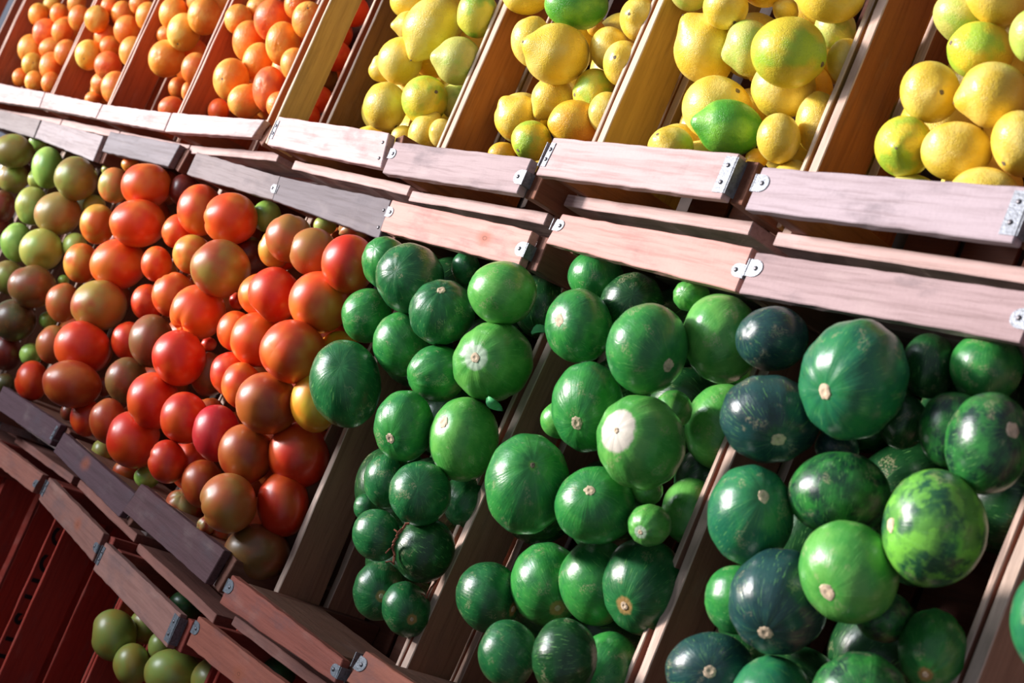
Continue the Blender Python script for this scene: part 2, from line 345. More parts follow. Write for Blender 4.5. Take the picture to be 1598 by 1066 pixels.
('lemon',2,6,'y','t',0,1.6226,0.6864,-0.012,0.0363,0.0335,0.0383,0.875,0.209,0.425,0.099,-0.86,0.31,0.4,85),
('lemon',2,6,'y','',1,1.5282,0.7168,-0.0401,0.0282,0.0253,0.0258,0.528,0.459,0.144,0.7,0.93,-0.23,-0.28,64),
('lemon',2,6,'g','',0,1.6125,0.75,-0.0181,0.0353,0.0254,0.0259,0.873,0.229,0.418,0.101,-0.35,0.93,-0.11,8),
('lemon',2,6,'y','',1,1.4907,0.7734,-0.0314,0.0288,0.0246,0.0251,0.865,0.231,0.433,0.106,0.63,0.6,-0.49,-10),
('lemon',2,6,'y','s',0,1.7028,0.743,-0.0368,0.0237,0.0212,0.0242,0.515,0.449,0.096,0.724,0.27,0.5,0.82,30),
('lemon',2,6,'y','',1,1.6651,0.7112,-0.0436,0.0238,0.0213,0.0217,0.52,0.447,0.115,0.719,0.15,0.2,-0.97,76),
('lemon',2,6,'y','',2,1.5665,0.7463,-0.0631,0.027,0.0243,0.0248,0.523,0.457,0.123,0.709,0.96,0.08,-0.27,44),
('lemon',2,6,'y','s',0,1.7026,0.6923,-0.041,0.0246,0.022,0.0252,0.519,0.441,0.114,0.723,0.3,0.4,0.87,100),
('lemon',2,6,'ygr','s',1,1.661,0.6604,-0.053,0.0278,0.0248,0.0283,0.523,0.437,0.132,0.72,0.04,0.87,0.5,148),
('lemon',2,6,'y','t1',1,1.6007,0.6502,-0.0462,0.0254,0.0235,0.0239,0.76,0.35,0.309,0.451,-0.97,-0.08,0.24,153),
('lemon',2,6,'yo','',0,1.6718,0.6183,-0.0352,0.0274,0.025,0.0255,0.883,0.19,0.416,0.109,0.95,0.06,-0.3,192),
('lemon',2,6,'y','',0,1.7071,0.6353,-0.0423,0.0223,0.0199,0.0202,0.522,0.431,0.132,0.724,-0.05,-0.78,-0.63,177),
('lemon',2,6,'y','t-',1,1.5625,0.6211,-0.0401,0.0267,0.0259,0.0264,0.339,-0.368,0.297,-0.814,0.19,-0.95,0.24,183),
('lemon',2,6,'ygr','s',0,1.6355,0.5859,-0.0181,0.0221,0.0219,0.025,0.881,0.17,0.433,0.088,-0.58,-0.5,0.65,220),
('lemon',2,6,'yo','',1,1.5626,0.5748,-0.0401,0.0159,0.0139,0.0142,0.872,0.185,0.433,0.135,-0.61,-0.79,-0.02,241),
('lemon',2,6,'y','',2,1.6057,0.576,-0.0631,0.01,0.0087,0.0089,0.879,0.181,0.422,0.13,-0.51,0.06,-0.86,258),
('lemon',2,6,'yo','',2,1.6014,0.7456,-0.0631,0.0101,0.0087,0.0088,0.879,0.218,0.414,0.093,-0.91,-0.19,-0.37,45),
('lemon',2,7,'y','t',1,1.8137,0.7126,-0.0412,0.0358,0.0317,0.0362,0.514,0.43,0.081,0.738,0.85,0.5,0.17,76),
('lemon',2,7,'y','s',0,1.8463,0.7444,-0.0169,0.0224,0.0216,0.0247,0.885,0.125,0.423,-0.152,0.66,-0.31,0.69,12),
('lemon',2,7,'yg','',2,1.7641,0.7778,-0.033,0.0248,0.0222,0.0227,0.505,0.448,0.067,0.735,-0.14,-0.52,-0.84,-20),
('lemon',2,7,'yo','',1,1.8552,0.7918,-0.0401,0.03,0.0268,0.0273,0.493,0.436,0.035,0.752,0.46,-0.62,-0.63,-37),
('lemon',2,7,'yg','t',1,1.8749,0.7137,-0.0401,0.0269,0.024,0.0274,0.507,0.423,0.064,0.749,-0.13,0.98,0.17,75),
('lemon',2,7,'ygr','s',0,1.9713,0.6888,0.0007,0.0338,0.0312,0.0357,0.909,0.184,0.374,-0.006,0.87,-0.11,0.48,82),
('lemon',2,7,'y','',1,1.9389,0.6734,-0.0405,0.0299,0.0274,0.028,0.911,0.183,0.369,0.023,-0.32,-0.88,-0.35,138),
('lemon',2,7,'y','',2,1.8772,0.7674,-0.0631,0.0125,0.012,0.0122,0.88,0.107,0.413,-0.21,0.95,0.26,-0.17,16),
('lemon',2,7,'y','',0,1.9802,0.755,-0.0104,0.031,0.0269,0.0274,0.908,0.215,0.36,0.01,-0.81,0.11,-0.58,-12),
('lemon',2,7,'yg','',1,1.9642,0.7392,-0.0478,0.0195,0.0186,0.0189,0.261,0.402,-0.087,0.873,0.78,0.16,-0.61,45),
('lemon',2,7,'y','',0,1.996,0.7055,-0.0471,0.021,0.0183,0.0186,0.511,0.4,0.04,0.76,-0.83,-0.17,-0.53,97),
('lemon',2,7,'yo','',2,1.9205,0.6942,-0.0818,0.0291,0.0256,0.0261,0.912,0.195,0.357,0.047,0.23,-0.36,-0.91,138),
('lemon',2,7,'y','',0,1.9909,0.6441,-0.0504,0.028,0.0225,0.023,0.536,0.388,0.075,0.746,-0.96,-0.06,-0.26,195),
('lemon',2,7,'y','',0,1.9811,0.614,-0.0181,0.0225,0.0195,0.0199,0.523,0.394,0.084,0.751,0.32,0.44,-0.84,216),
('lemon',2,7,'y','s',1,1.8664,0.6481,-0.0401,0.0337,0.0317,0.0362,0.905,0.174,0.386,0.034,0.46,0.61,0.64,170),
('lemon',2,7,'g','t-',0,1.9165,0.6198,-0.0181,0.0318,0.0263,0.0268,0.909,0.161,0.385,0.015,-0.97,-0.05,0.24,200),
('lemon',2,7,'y','s',0,1.8628,0.5917,-0.0076,0.0222,0.0195,0.0222,0.898,0.185,0.386,0.099,-0.58,0.54,0.61,229),
('lemon',2,7,'y','',1,1.8625,0.5905,-0.0508,0.0289,0.0254,0.0259,0.903,0.179,0.377,0.099,-0.06,-0.94,-0.34,261),
('lemon',2,7,'yo','',1,1.9423,0.6012,-0.0401,0.0105,0.0092,0.0094,0.911,0.181,0.362,0.084,-0.08,1,-0.03,248),
('lemon',2,7,'y','',1,1.9918,0.5798,-0.0469,0.0239,0.0209,0.0213,0.528,0.379,0.093,0.754,0.95,-0.3,-0.03,294),
('lemon',2,8,'yg','',1,2.0966,0.7543,-0.0506,0.025,0.022,0.0225,0.922,0.2,0.33,-0.039,0.1,0.99,-0.05,24),
('lemon',2,8,'y','',1,2.1368,0.7686,-0.0294,0.0315,0.0267,0.0272,0.495,0.384,-0.023,0.779,-0.39,-0.21,-0.89,-21),
('lemon',2,8,'ygr','s',1,2.1353,0.7153,-0.0401,0.0273,0.0243,0.0278,0.926,0.192,0.322,-0.035,-0.86,0.03,0.51,80),
('lemon',2,8,'y','s',0,2.122,0.6659,-0.0181,0.0255,0.0234,0.0267,0.457,0.377,-0.001,0.806,-0.11,-0.34,0.93,144),
('lemon',2,8,'y','t',0,2.1833,0.6651,-0.0168,0.0269,0.0254,0.0291,0.269,0.35,-0.094,0.892,0.53,0.83,0.17,149),
('lemon',2,8,'yg','',0,2.1994,0.7174,-0.0181,0.0226,0.0208,0.0212,0.381,0.359,-0.072,0.849,0.35,-0.78,-0.52,57),
('lemon',2,8,'ygr','t',0,2.1184,0.6162,-0.0176,0.0254,0.0231,0.0264,0.499,0.369,0.038,0.783,0,0.24,0.97,229),
('lemon',2,8,'y','',0,2.1687,0.6158,-0.0181,0.0271,0.0234,0.0239,0.932,0.186,0.307,0.048,0.59,-0.57,-0.57,237),
('lemon',2,8,'y','s',0,2.2219,0.6265,-0.0181,0.0256,0.0213,0.0243,0.534,0.345,0.023,0.771,-0.49,0.6,0.63,225),
('lemon',2,8,'y','',0,2.2098,0.5785,-0.0181,0.0274,0.0251,0.0256,0.939,0.167,0.299,0.033,-0.47,-0.63,-0.62,312),
('lemon',2,8,'yg','',1,2.1263,0.5804,-0.0405,0.0234,0.0212,0.0216,0.932,0.169,0.317,0.057,0.07,0.79,-0.61,311),
('lemon',2,8,'yo','',2,2.1749,0.6652,-0.0644,0.0284,0.0237,0.0242,0.529,0.352,0.018,0.772,-0.64,0.46,-0.62,191),
('tomato',1,0,'ol','',0,0.1715,0.4411,0.0133,0.0384,0.0318,0.035,0.781,0.189,0.561,0.2,-0.83,-0.55,-0.05,236),
('tomato',1,0,'ol','',1,0.1474,0.3972,-0.0154,0.029,0.0272,0.0281,0.55,0.454,0.375,0.592,-1,0,-0.04,278),
('tomato',1,0,'br','',1,0.1662,0.3392,-0.012,0.031,0.0259,0.0283,0.476,0.488,0.329,0.654,-0.92,0.17,-0.35,322),
('tomato',1,0,'br','',2,0.1196,0.2975,-0.035,0.0279,0.0259,0.0269,0.774,0.184,0.558,0.238,0.36,0.53,-0.76,357),
('tomato',1,0,'g','',2,0.13,0.4804,-0.035,0.0171,0.0161,0.0166,0.579,0.445,0.383,0.566,0.77,0.46,-0.43,222),
('tomato',1,1,'g','',1,0.3093,0.4315,-0.012,0.0377,0.0284,0.0328,0.478,0.495,0.306,0.658,0.8,0.16,-0.58,262),
('tomato',1,1,'gt','',2,0.2158,0.4098,-0.0336,0.0188,0.0159,0.0173,0.488,0.487,0.32,0.649,0.76,-0.25,-0.6,280),
('tomato',1,1,'ol','',0,0.522,0.4192,0.0115,0.0374,0.0355,0.0365,0.572,0.44,0.369,0.585,-0.8,0.57,-0.21,279),
('tomato',1,1,'gt','',1,0.3182,0.3564,-0.012,0.0342,0.0292,0.0316,0.483,0.483,0.324,0.655,0.26,-0.45,-0.85,322),
('tomato',1,1,'olt','',0,0.502,0.3543,0.0067,0.038,0.0362,0.0371,0.77,0.22,0.531,0.277,-0.09,0.06,-0.99,334),
('tomato',1,1,'g','',1,0.3275,0.2871,-0.012,0.0352,0.029,0.032,0.466,0.482,0.324,0.667,-0.7,-0.71,-0.08,378),
('tomato',1,1,'gt','',0,0.5149,0.2889,0.0119,0.0357,0.0349,0.0353,0.722,0.281,0.501,0.386,-0.23,-0.57,0.79,389),
('tomato',1,1,'ol','',1,0.3588,0.2233,-0.012,0.0304,0.0286,0.0295,0.485,0.463,0.348,0.655,-0.9,0.4,-0.17,433),
('tomato',1,2,'olb','',0,0.552,0.2257,0.0124,0.0378,0.0356,0.0367,0.792,0.145,0.554,0.213,0.03,0.75,-0.66,448),
('tomato',1,2,'old','',0,0.5284,0.1637,0.0076,0.0359,0.0349,0.0354,0.792,0.128,0.559,0.21,-0.79,0.07,-0.61,500),
('tomato',1,1,'dr','',1,0.5048,0.1089,-0.012,0.031,0.0257,0.0282,0.435,0.467,0.329,0.696,0.41,-0.14,-0.9,550),
('tomato',1,2,'old','',1,0.5216,0.0616,-0.0257,0.0181,0.0168,0.0174,0.807,0.067,0.565,0.158,0.01,0.33,-0.94,598),
('tomato',1,2,'g','',2,0.5529,0.185,-0.0342,0.0149,0.0141,0.0145,0.461,0.461,0.327,0.684,-0.88,0.48,0.02,500),
('tomato',1,2,'g','',2,0.5527,0.123,-0.0327,0.019,0.018,0.0185,0.431,0.466,0.32,0.703,-0.66,0.6,-0.46,553),
('tomato',1,1,'gt','',2,0.525,0.3928,-0.035,0.0187,0.0169,0.0178,0.796,0.182,0.537,0.214,0.04,-0.6,-0.8,320),
('tomato',1,2,'og','',1,0.6283,0.4281,-0.012,0.0293,0.025,0.0271,0.495,0.478,0.3,0.661,0.25,-0.54,-0.8,290),
('tomato',1,2,'ro','',0,0.8003,0.4364,0.0093,0.0377,0.0338,0.0357,0.805,0.186,0.525,0.203,-0.14,-0.98,-0.13,289),
('tomato',1,2,'o','',2,0.5942,0.474,-0.035,0.0143,0.0129,0.0136,0.799,0.199,0.527,0.212,0.9,0.4,-0.19,257),
('tomato',1,1,'gt','',2,0.5161,0.4576,-0.035,0.0115,0.0104,0.011,0.794,0.201,0.531,0.219,0.62,-0.75,-0.22,265),
('tomato',1,2,'dr','',2,0.8308,0.4518,-0.035,0.0252,0.0217,0.0234,0.502,0.469,0.281,0.67,-0.05,0.09,-1,297),
('tomato',1,2,'o','',1,0.6323,0.36,-0.012,0.0326,0.0276,0.03,0.483,0.474,0.305,0.67,-0.9,-0.06,-0.42,350),
('tomato',1,2,'ro','',0,0.8333,0.3756,0.0107,0.0417,0.0362,0.0389,0.81,0.162,0.53,0.189,-0.9,-0.17,-0.41,349),
('tomato',1,2,'gt','',2,0.5409,0.3142,-0.0293,0.0241,0.0203,0.0221,0.474,0.474,0.311,0.674,-0.51,0.8,-0.32,386),
('tomato',1,2,'o','',1,0.6398,0.2919,-0.012,0.0327,0.0276,0.03,0.47,0.47,0.31,0.679,0.07,-0.67,-0.74,411),
('tomato',1,2,'ro','',0,0.8017,0.3096,-0.0005,0.0411,0.0387,0.0399,0.804,0.16,0.531,0.213,-0.75,-0.54,-0.37,412),
('tomato',1,2,'g','',2,0.5524,0.2556,-0.0308,0.0096,0.0091,0.0093,0.496,0.454,0.337,0.659,-0.96,0.11,-0.25,438),
('tomato',1,2,'ob','',1,0.6411,0.2223,-0.012,0.0322,0.027,0.0295,0.457,0.467,0.315,0.688,-0.92,-0.38,0.01,473),
('tomato',1,2,'oly','',0,0.8218,0.241,0.0072,0.0414,0.0383,0.0398,0.81,0.127,0.539,0.19,-0.39,-0.38,-0.84,477),
('tomato',1,2,'ob','',1,0.6741,0.1559,-0.012,0.0308,0.0258,0.0282,0.444,0.462,0.319,0.699,-0.71,-0.7,-0.06,538),
('tomato',1,2,'r','',0,0.8462,0.174,0.0145,0.0411,0.0392,0.0401,0.826,-0.088,0.547,-0.105,0.07,-0.99,-0.07,543),
('tomato',1,2,'r','',1,0.6573,0.0907,-0.012,0.0313,0.0261,0.0286,0.431,0.459,0.325,0.706,0.4,0.91,-0.1,594),
('tomato',1,3,'rb','',0,0.8922,0.1215,0.025,0.0416,0.034,0.0376,0.829,0.025,0.552,0.088,-0.56,0.08,-0.83,600),
('tomato',1,3,'r','',2,0.8856,0.2095,-0.0301,0.0291,0.0248,0.0269,0.456,0.451,0.302,0.705,0.6,0.32,-0.74,533),
('tomato',1,3,'r','',1,0.8886,0.084,-0.0182,0.0275,0.0233,0.0253,0.428,0.445,0.314,0.721,-0.23,-0.61,-0.76,652),
('tomato',1,2,'br','',2,0.7803,0.0738,-0.035,0.0137,0.0115,0.0125,0.427,0.449,0.318,0.717,-0.43,-0.9,-0.07,643),
('tomato',1,3,'rb','',0,1.0213,0.1007,0.01,0.0316,0.0254,0.0283,0.435,0.44,0.313,0.721,-0.87,-0.48,-0.11,657),
('tomato',1,3,'ol','',2,0.9486,0.0515,-0.035,0.0183,0.0155,0.0168,0.421,0.437,0.313,0.731,-0.72,0.63,-0.3,705),
('tomato',1,3,'br','',2,0.876,0.1333,-0.0299,0.0151,0.0128,0.0139,0.44,0.447,0.309,0.715,-0.57,0.79,-0.22,605),
('tomato',1,3,'r','',0,1.1035,0.0955,0.0046,0.0383,0.0354,0.0368,0.409,0.443,0.293,0.742,-0.38,-0.92,-0.05,686),
('tomato',1,3,'ro','',1,0.9691,0.4228,-0.0095,0.0366,0.0331,0.0348,0.51,0.459,0.285,0.669,-0.35,0.29,-0.89,328),
('tomato',1,3,'ro','',0,1.1122,0.4164,0.0115,0.0356,0.035,0.0353,0.761,0.28,0.452,0.373,-0.79,0.52,-0.33,342),
('tomato',1,3,'ro','',1,0.9291,0.3844,-0.0119,0.0258,0.025,0.0254,0.575,0.422,0.342,0.612,-0.54,0.46,-0.7,362),
('tomato',1,3,'olt','',2,0.8875,0.3889,-0.0331,0.027,0.0243,0.0256,0.818,0.163,0.517,0.192,-0.77,-0.14,-0.62,362),
('tomato',1,3,'ro','',1,0.9109,0.3288,-0.0088,0.0259,0.0222,0.024,0.48,0.46,0.291,0.688,0.71,-0.61,-0.36,412),
('tomato',1,3,'o','',1,0.9988,0.3586,-0.012,0.028,0.0273,0.0277,0.56,0.423,0.331,0.631,0.33,-0.68,-0.66,397),
('tomato',1,3,'oly','',0,1.1504,0.3481,0.0144,0.0389,0.0379,0.0384,0.813,0.183,0.495,0.244,0.48,-0.87,-0.07,419),
('tomato',1,3,'olt','',2,0.8883,0.3252,-0.0383,0.0171,0.0166,0.0168,0.533,0.433,0.325,0.65,0.79,-0.54,-0.29,425),
('tomato',1,3,'ro','',1,0.9969,0.2948,-0.012,0.0325,0.0299,0.0311,0.481,0.45,0.293,0.693,0.9,0.42,-0.09,461),
('tomato',1,3,'r','',2,0.8875,0.2731,-0.0309,0.0274,0.0234,0.0253,0.469,0.455,0.295,0.697,0.36,0.07,-0.93,472),
('tomato',1,3,'ro','',0,1.1253,0.2845,0.0056,0.0367,0.0365,0.0366,0.691,0.318,0.422,0.493,-0.89,0.12,0.44,487),
('tomato',1,3,'olb','',1,0.9961,0.2237,-0.012,0.0378,0.0314,0.0345,0.459,0.448,0.296,0.708,-0.77,-0.52,-0.38,533),
('tomato',1,3,'r','',0,1.1562,0.2195,0.0192,0.0367,0.035,0.0358,0.453,0.443,0.287,0.718,0.48,-0.82,-0.31,558),
('tomato',1,3,'olb','',1,0.9745,0.1592,-0.012,0.0326,0.0297,0.0311,0.439,0.447,0.3,0.719,0.61,-0.48,-0.63,594),
('tomato',1,3,'r','',0,1.1319,0.1545,0.0154,0.0379,0.0335,0.0356,0.441,0.439,0.297,0.725,-0.51,0.76,-0.39,625),
('tomato',1,4,'r','',0,1.2417,0.1535,0.02,0.0328,0.0297,0.0312,0.437,0.432,0.289,0.734,-0.6,0.6,-0.53,653),
('tomato',1,3,'r','',2,1.1119,0.2514,-0.035,0.0102,0.0092,0.0097,0.835,0.109,0.51,0.173,-0.08,0.06,-0.99,537),
('tomato',1,4,'olb','',1,1.1589,0.2147,-0.0289,0.0292,0.0252,0.0271,0.46,0.433,0.285,0.721,-0.13,0.45,-0.88,584),
('tomato',1,4,'r','',1,1.2382,0.226,-0.0143,0.0285,0.0246,0.0265,0.463,0.429,0.28,0.723,0.05,-0.08,-1,584),
('tomato',1,4,'ro','',1,1.2871,0.219,-0.0097,0.0292,0.0253,0.0272,0.462,0.425,0.279,0.727,-0.35,0.32,-0.88,602),
('tomato',1,4,'rb','',0,1.3935,0.2126,0.0083,0.0372,0.0368,0.037,0.866,-0.01,0.499,-0,0.01,0.24,-0.97,630),
('tomato',1,4,'ro','',0,1.4177,0.2796,0.0199,0.0383,0.0372,0.0378,0.851,0.107,0.487,0.163,0.58,-0.06,-0.82,549),
('tomato',1,4,'ro','',1,1.2106,0.2796,-0.012,0.0275,0.0238,0.0256,0.474,0.437,0.276,0.713,-0.92,0.25,-0.32,517),
('tomato',1,4,'ro','',1,1.2686,0.2799,-0.012,0.0347,0.0325,0.0336,0.476,0.432,0.272,0.717,0.26,0.93,-0.27,529),
('tomato',1,4,'yo','',0,1.445,0.2369,-0.0192,0.035,0.028,0.0313,0.474,0.408,0.265,0.734,-0.24,-0.01,-0.97,627),
('tomato',1,4,'yo','',1,1.4224,0.2938,-0.0407,0.0332,0.0292,0.0312,0.483,0.414,0.253,0.729,0.81,-0.57,-0.12,562),
('tomato',1,4,'r','',0,1.4125,0.1715,-0.0487,0.0395,0.0361,0.0378,0.448,0.404,0.268,0.751,0.71,-0.03,-0.71,710),
('tomato',1,4,'rb','',0,1.3715,0.1477,-0.0049,0.0358,0.033,0.0343,0.432,0.417,0.275,0.751,0.8,-0.6,0.03,708),
('tomato',1,4,'cr','',0,1.3125,0.1547,0.0092,0.035,0.0282,0.0315,0.451,0.419,0.291,0.733,0.07,0.47,-0.88,676),
('tomato',1,4,'rb','',1,1.2181,0.1646,-0.0222,0.0259,0.0223,0.024,0.449,0.425,0.288,0.731,0.99,0.1,-0.04,651),
('tomato',1,4,'r','',0,1.2494,0.096,0.0212,0.0274,0.0235,0.0254,0.429,0.424,0.3,0.739,0.39,0.9,-0.16,721),
('tomato',1,4,'r','',1,1.2274,0.0999,-0.0235,0.0327,0.0283,0.0305,0.432,0.42,0.295,0.742,-0.48,-0.61,-0.62,727),
('tomato',1,4,'rb','',1,1.2934,0.0897,-0.012,0.0299,0.0258,0.0277,0.43,0.414,0.294,0.746,0.31,-0.83,-0.47,755),
('tomato',1,4,'ob','',0,1.4086,0.0894,0.01,0.0348,0.0334,0.0341,0.35,0.433,0.247,0.793,0.06,1,-0.08,786),
('tomato',1,4,'r','',0,1.4223,0.1111,-0.0489,0.0383,0.0306,0.0342,0.451,0.391,0.285,0.75,0.92,-0.05,-0.39,787),
('tomato',1,4,'olb','',0,1.4163,0.0474,-0.0462,0.0387,0.0335,0.036,0.859,0.026,0.485,0.162,-0.31,0.45,-0.84,862),
('tomato',1,4,'lump','',1,1.2407,0.0502,-0.03,0.0231,0.0224,0.0228,0.86,-0.071,0.506,-0.019,0.42,-0.51,-0.75,790),
('tomato',1,4,'lump','',1,1.3434,0.0493,-0.012,0.0108,0.0105,0.0106,0.24,0.462,0.199,0.83,-0.63,0.67,-0.4,820),
('tomato',1,4,'lump','',2,1.3376,0.0428,-0.035,0.0122,0.0109,0.0115,0.854,0.023,0.498,0.151,-0.61,0.75,-0.25,834),
('tomato',1,3,'g','',2,1.1057,0.0546,-0.035,0.0167,0.0151,0.0159,0.839,0.035,0.522,0.147,-0.2,-0.93,-0.31,745),
('tomato',1,3,'rb','',2,1.043,0.0461,-0.035,0.0179,0.0162,0.0171,0.836,0.034,0.528,0.144,0.38,0.45,-0.81,736),
('tomato',1,4,'ob','',0,1.2825,0.4103,0.01,0.0304,0.03,0.0302,0.627,0.389,0.336,0.586,0.76,0.3,-0.58,373),
('tomato',1,4,'o','',1,1.2245,0.3971,-0.0082,0.0256,0.0223,0.0239,0.498,0.447,0.259,0.697,0.51,0.84,-0.17,388),
('tomato',1,4,'ob','',0,1.3494,0.4012,0.01,0.0295,0.0292,0.0293,0.627,0.385,0.329,0.593,-0.16,0.99,-0.02,394),
('tomato',1,4,'r','',0,1.4421,0.3987,0.012,0.0341,0.0318,0.0329,0.509,0.431,0.244,0.704,-0.49,0.42,-0.77,412),
('tomato',1,4,'r','',0,1.3041,0.3384,0.01,0.034,0.0319,0.0329,0.497,0.435,0.269,0.702,-0.76,0.64,0.01,459),
('tomato',1,4,'o','',1,1.2366,0.3347,-0.012,0.0316,0.0282,0.0298,0.84,0.134,0.496,0.175,0.59,0.58,-0.57,461),
('tomato',1,4,'ro','',0,1.4061,0.3461,0.0061,0.037,0.0359,0.0365,0.509,0.423,0.262,0.702,0.19,-0.06,-0.98,472),
('tomato',1,3,'g','',2,1.1131,0.4415,-0.035,0.0226,0.0197,0.0211,0.504,0.454,0.259,0.688,-0.96,0.18,-0.19,338),
('tomato',1,4,'gt','',2,1.2698,0.4476,-0.035,0.0146,0.0129,0.0137,0.845,0.163,0.48,0.17,-0.76,-0.47,-0.44,352),
('tomato',1,4,'lump','',2,1.3404,0.4501,-0.035,0.0174,0.0154,0.0163,0.851,0.161,0.472,0.166,-0.89,-0.35,-0.3,359),
('tomato',1,4,'ro','',2,1.1867,0.4071,-0.0371,0.0312,0.0272,0.0291,0.499,0.446,0.257,0.697,0.55,-0.83,0.04,385),
('tomato',1,3,'dr','',2,1.1016,0.3829,-0.0365,0.0306,0.0273,0.0289,0.833,0.151,0.501,0.18,-0.08,1,0.05,398),
('tomato',1,3,'r','',2,1.1355,0.319,-0.035,0.0121,0.0104,0.0112,0.481,0.442,0.273,0.706,-0.86,0.44,-0.25,470),
('squash',1,5,'d','',0,1.5842,0.3993,0.0203,0.0393,0.0372,0.0383,0.512,0.419,0.228,0.715,-0.19,-0.45,-0.88,434),
('squash',1,5,'m','',0,1.5233,0.4089,0.0197,0.03,0.0263,0.0281,0.506,0.428,0.229,0.713,-0.58,-0.43,-0.69,410),
('squash',1,5,'m','',1,1.501,0.3482,-0.002,0.0319,0.0279,0.0298,0.495,0.419,0.241,0.722,0.21,-0.97,-0.07,494),
('squash',1,5,'d','s',0,1.6642,0.3735,0.02,0.0344,0.0344,0.0344,0.638,0.356,0.296,0.615,0.64,0.31,0.7,487),
('squash',1,5,'d','',1,1.6075,0.4346,-0.0252,0.0181,0.0159,0.017,0.512,0.414,0.207,0.723,0.48,-0.4,-0.78,418),
('squash',1,5,'l','',0,1.7366,0.4102,0.0127,0.0358,0.0333,0.0345,0.88,0.143,0.426,0.155,-0.9,0.42,-0.12,457),
('squash',1,5,'m','',1,1.5874,0.3287,-0.002,0.0354,0.0311,0.0332,0.495,0.406,0.236,0.731,0.54,0.47,-0.7,540),
('squash',1,5,'m','',1,1.67,0.313,-0.002,0.0326,0.0287,0.0306,0.874,0.112,0.442,0.167,0.88,0.29,-0.37,584),
('squash',1,5,'l','w',0,1.7383,0.343,-0.0077,0.0405,0.0398,0.0401,0.505,0.387,0.215,0.742,0.11,0.4,0.91,565),
('squash',1,5,'d','',0,1.5535,0.2671,0.02,0.0487,0.0387,0.0435,0.482,0.406,0.255,0.733,0.43,0.18,0.89,601),
('squash',1,5,'m','s',0,1.6812,0.2511,0.02,0.0364,0.0312,0.0337,0.485,0.387,0.247,0.745,-0.39,0.46,0.8,663),
('squash',1,5,'l','s',0,1.7387,0.2616,-0.0137,0.0409,0.0352,0.0379,0.494,0.372,0.235,0.75,0.43,0.6,0.68,685),
('squash',1,5,'d','',1,1.6608,0.1907,-0.002,0.0279,0.0246,0.0262,0.47,0.378,0.257,0.755,0.77,-0.1,-0.63,751),
('squash',1,5,'d','',0,1.7373,0.1947,0.0081,0.031,0.0307,0.0309,0.894,-0.045,0.443,-0.054,0.2,-0.2,-0.96,771),
('squash',1,5,'d','',1,1.7156,0.2046,-0.0667,0.028,0.0248,0.0263,0.487,0.356,0.244,0.759,0.6,-0.64,-0.49,782),
('squash',1,5,'d','',0,1.6988,0.1391,0.0091,0.0268,0.0237,0.0252,0.458,0.368,0.266,0.765,0.32,0.89,-0.33,835),
('squash',1,5,'d','',2,1.6149,0.1546,-0.025,0.0149,0.0132,0.014,0.46,0.376,0.265,0.76,0.3,0.87,-0.39,793),
('squash',1,5,'k','',0,1.74,0.1451,-0.0217,0.0322,0.0318,0.032,0.349,0.388,0.204,0.828,-0.76,-0.63,-0.15,858),
('squash',1,5,'d','t',1,1.673,0.0842,-0.0393,0.0301,0.0268,0.0284,0.447,0.355,0.272,0.775,-0.22,-0.11,0.97,921),
('squash',1,5,'d','t',0,1.7186,0.0815,-0.0471,0.0282,0.0251,0.0266,0.452,0.344,0.27,0.777,-0.4,-0.21,0.89,950),
('squash',1,5,'k','',2,1.7085,0.4204,-0.063,0.0335,0.0295,0.0315,0.517,0.391,0.193,0.737,0.86,-0.07,-0.51,480),
('squash',1,6,'m','',1,1.8057,0.4592,-0.0326,0.0283,0.0249,0.0266,0.893,0.151,0.399,0.142,0.11,-0.94,-0.31,430),
('squash',1,6,'m','s',1,1.8576,0.3991,0.0068,0.0358,0.0315,0.0336,0.52,0.38,0.186,0.742,0.13,0.59,0.8,508),
('squash',1,6,'k','',2,1.8682,0.4394,-0.0341,0.0304,0.0303,0.0303,0.412,0.397,0.111,0.813,-0.26,0.13,-0.96,475),
('squash',1,6,'m','s',0,1.9845,0.3906,0.0341,0.0387,0.0353,0.037,0.529,0.361,0.173,0.748,-0.42,-0.55,0.72,543),
('squash',1,6,'l','',2,1.9482,0.4578,-0.0255,0.0166,0.0147,0.0156,0.907,0.149,0.368,0.138,0.44,-0.18,-0.88,462),
('squash',1,6,'l','',1,2.0105,0.4253,-0.0168,0.0392,0.0344,0.0367,0.538,0.35,0.152,0.752,0.55,-0.75,-0.37,527),
('squash',1,6,'m','s',1,1.906,0.329,0.0015,0.0406,0.033,0.0366,0.518,0.356,0.2,0.751,-0.37,0.28,0.89,636),
('squash',1,6,'l','',2,1.8485,0.3121,-0.025,0.0182,0.0182,0.0182,0.816,0.21,0.358,0.404,-0.21,0.98,-0.03,656),
('squash',1,6,'l','W',0,2.0056,0.3132,0.02,0.0409,0.037,0.0389,0.532,0.335,0.197,0.752,0.23,0.52,0.82,691),
('squash',1,6,'l','',2,1.9822,0.3538,-0.025,0.0168,0.0167,0.0168,0.668,0.298,0.242,0.637,0.64,0.04,-0.77,640),
('squash',1,6,'l','',1,1.9886,0.3611,-0.0845,0.0385,0.0338,0.036,0.545,0.324,0.173,0.754,0.52,0.58,-0.63,665),
('squash',1,6,'m','n',0,1.8927,0.246,0.02,0.0464,0.0369,0.0414,0.503,0.348,0.228,0.757,0.35,-0.14,0.93,753),
('squash',1,6,'m','s',1,1.962,0.2498,-0.002,0.0346,0.0343,0.0344,0.835,0.168,0.356,0.384,0.07,0.42,0.91,790),
('squash',1,6,'l','',2,1.9903,0.2811,-0.025,0.0144,0.0143,0.0144,0.783,0.217,0.312,0.493,0.28,-0.7,-0.66,764),
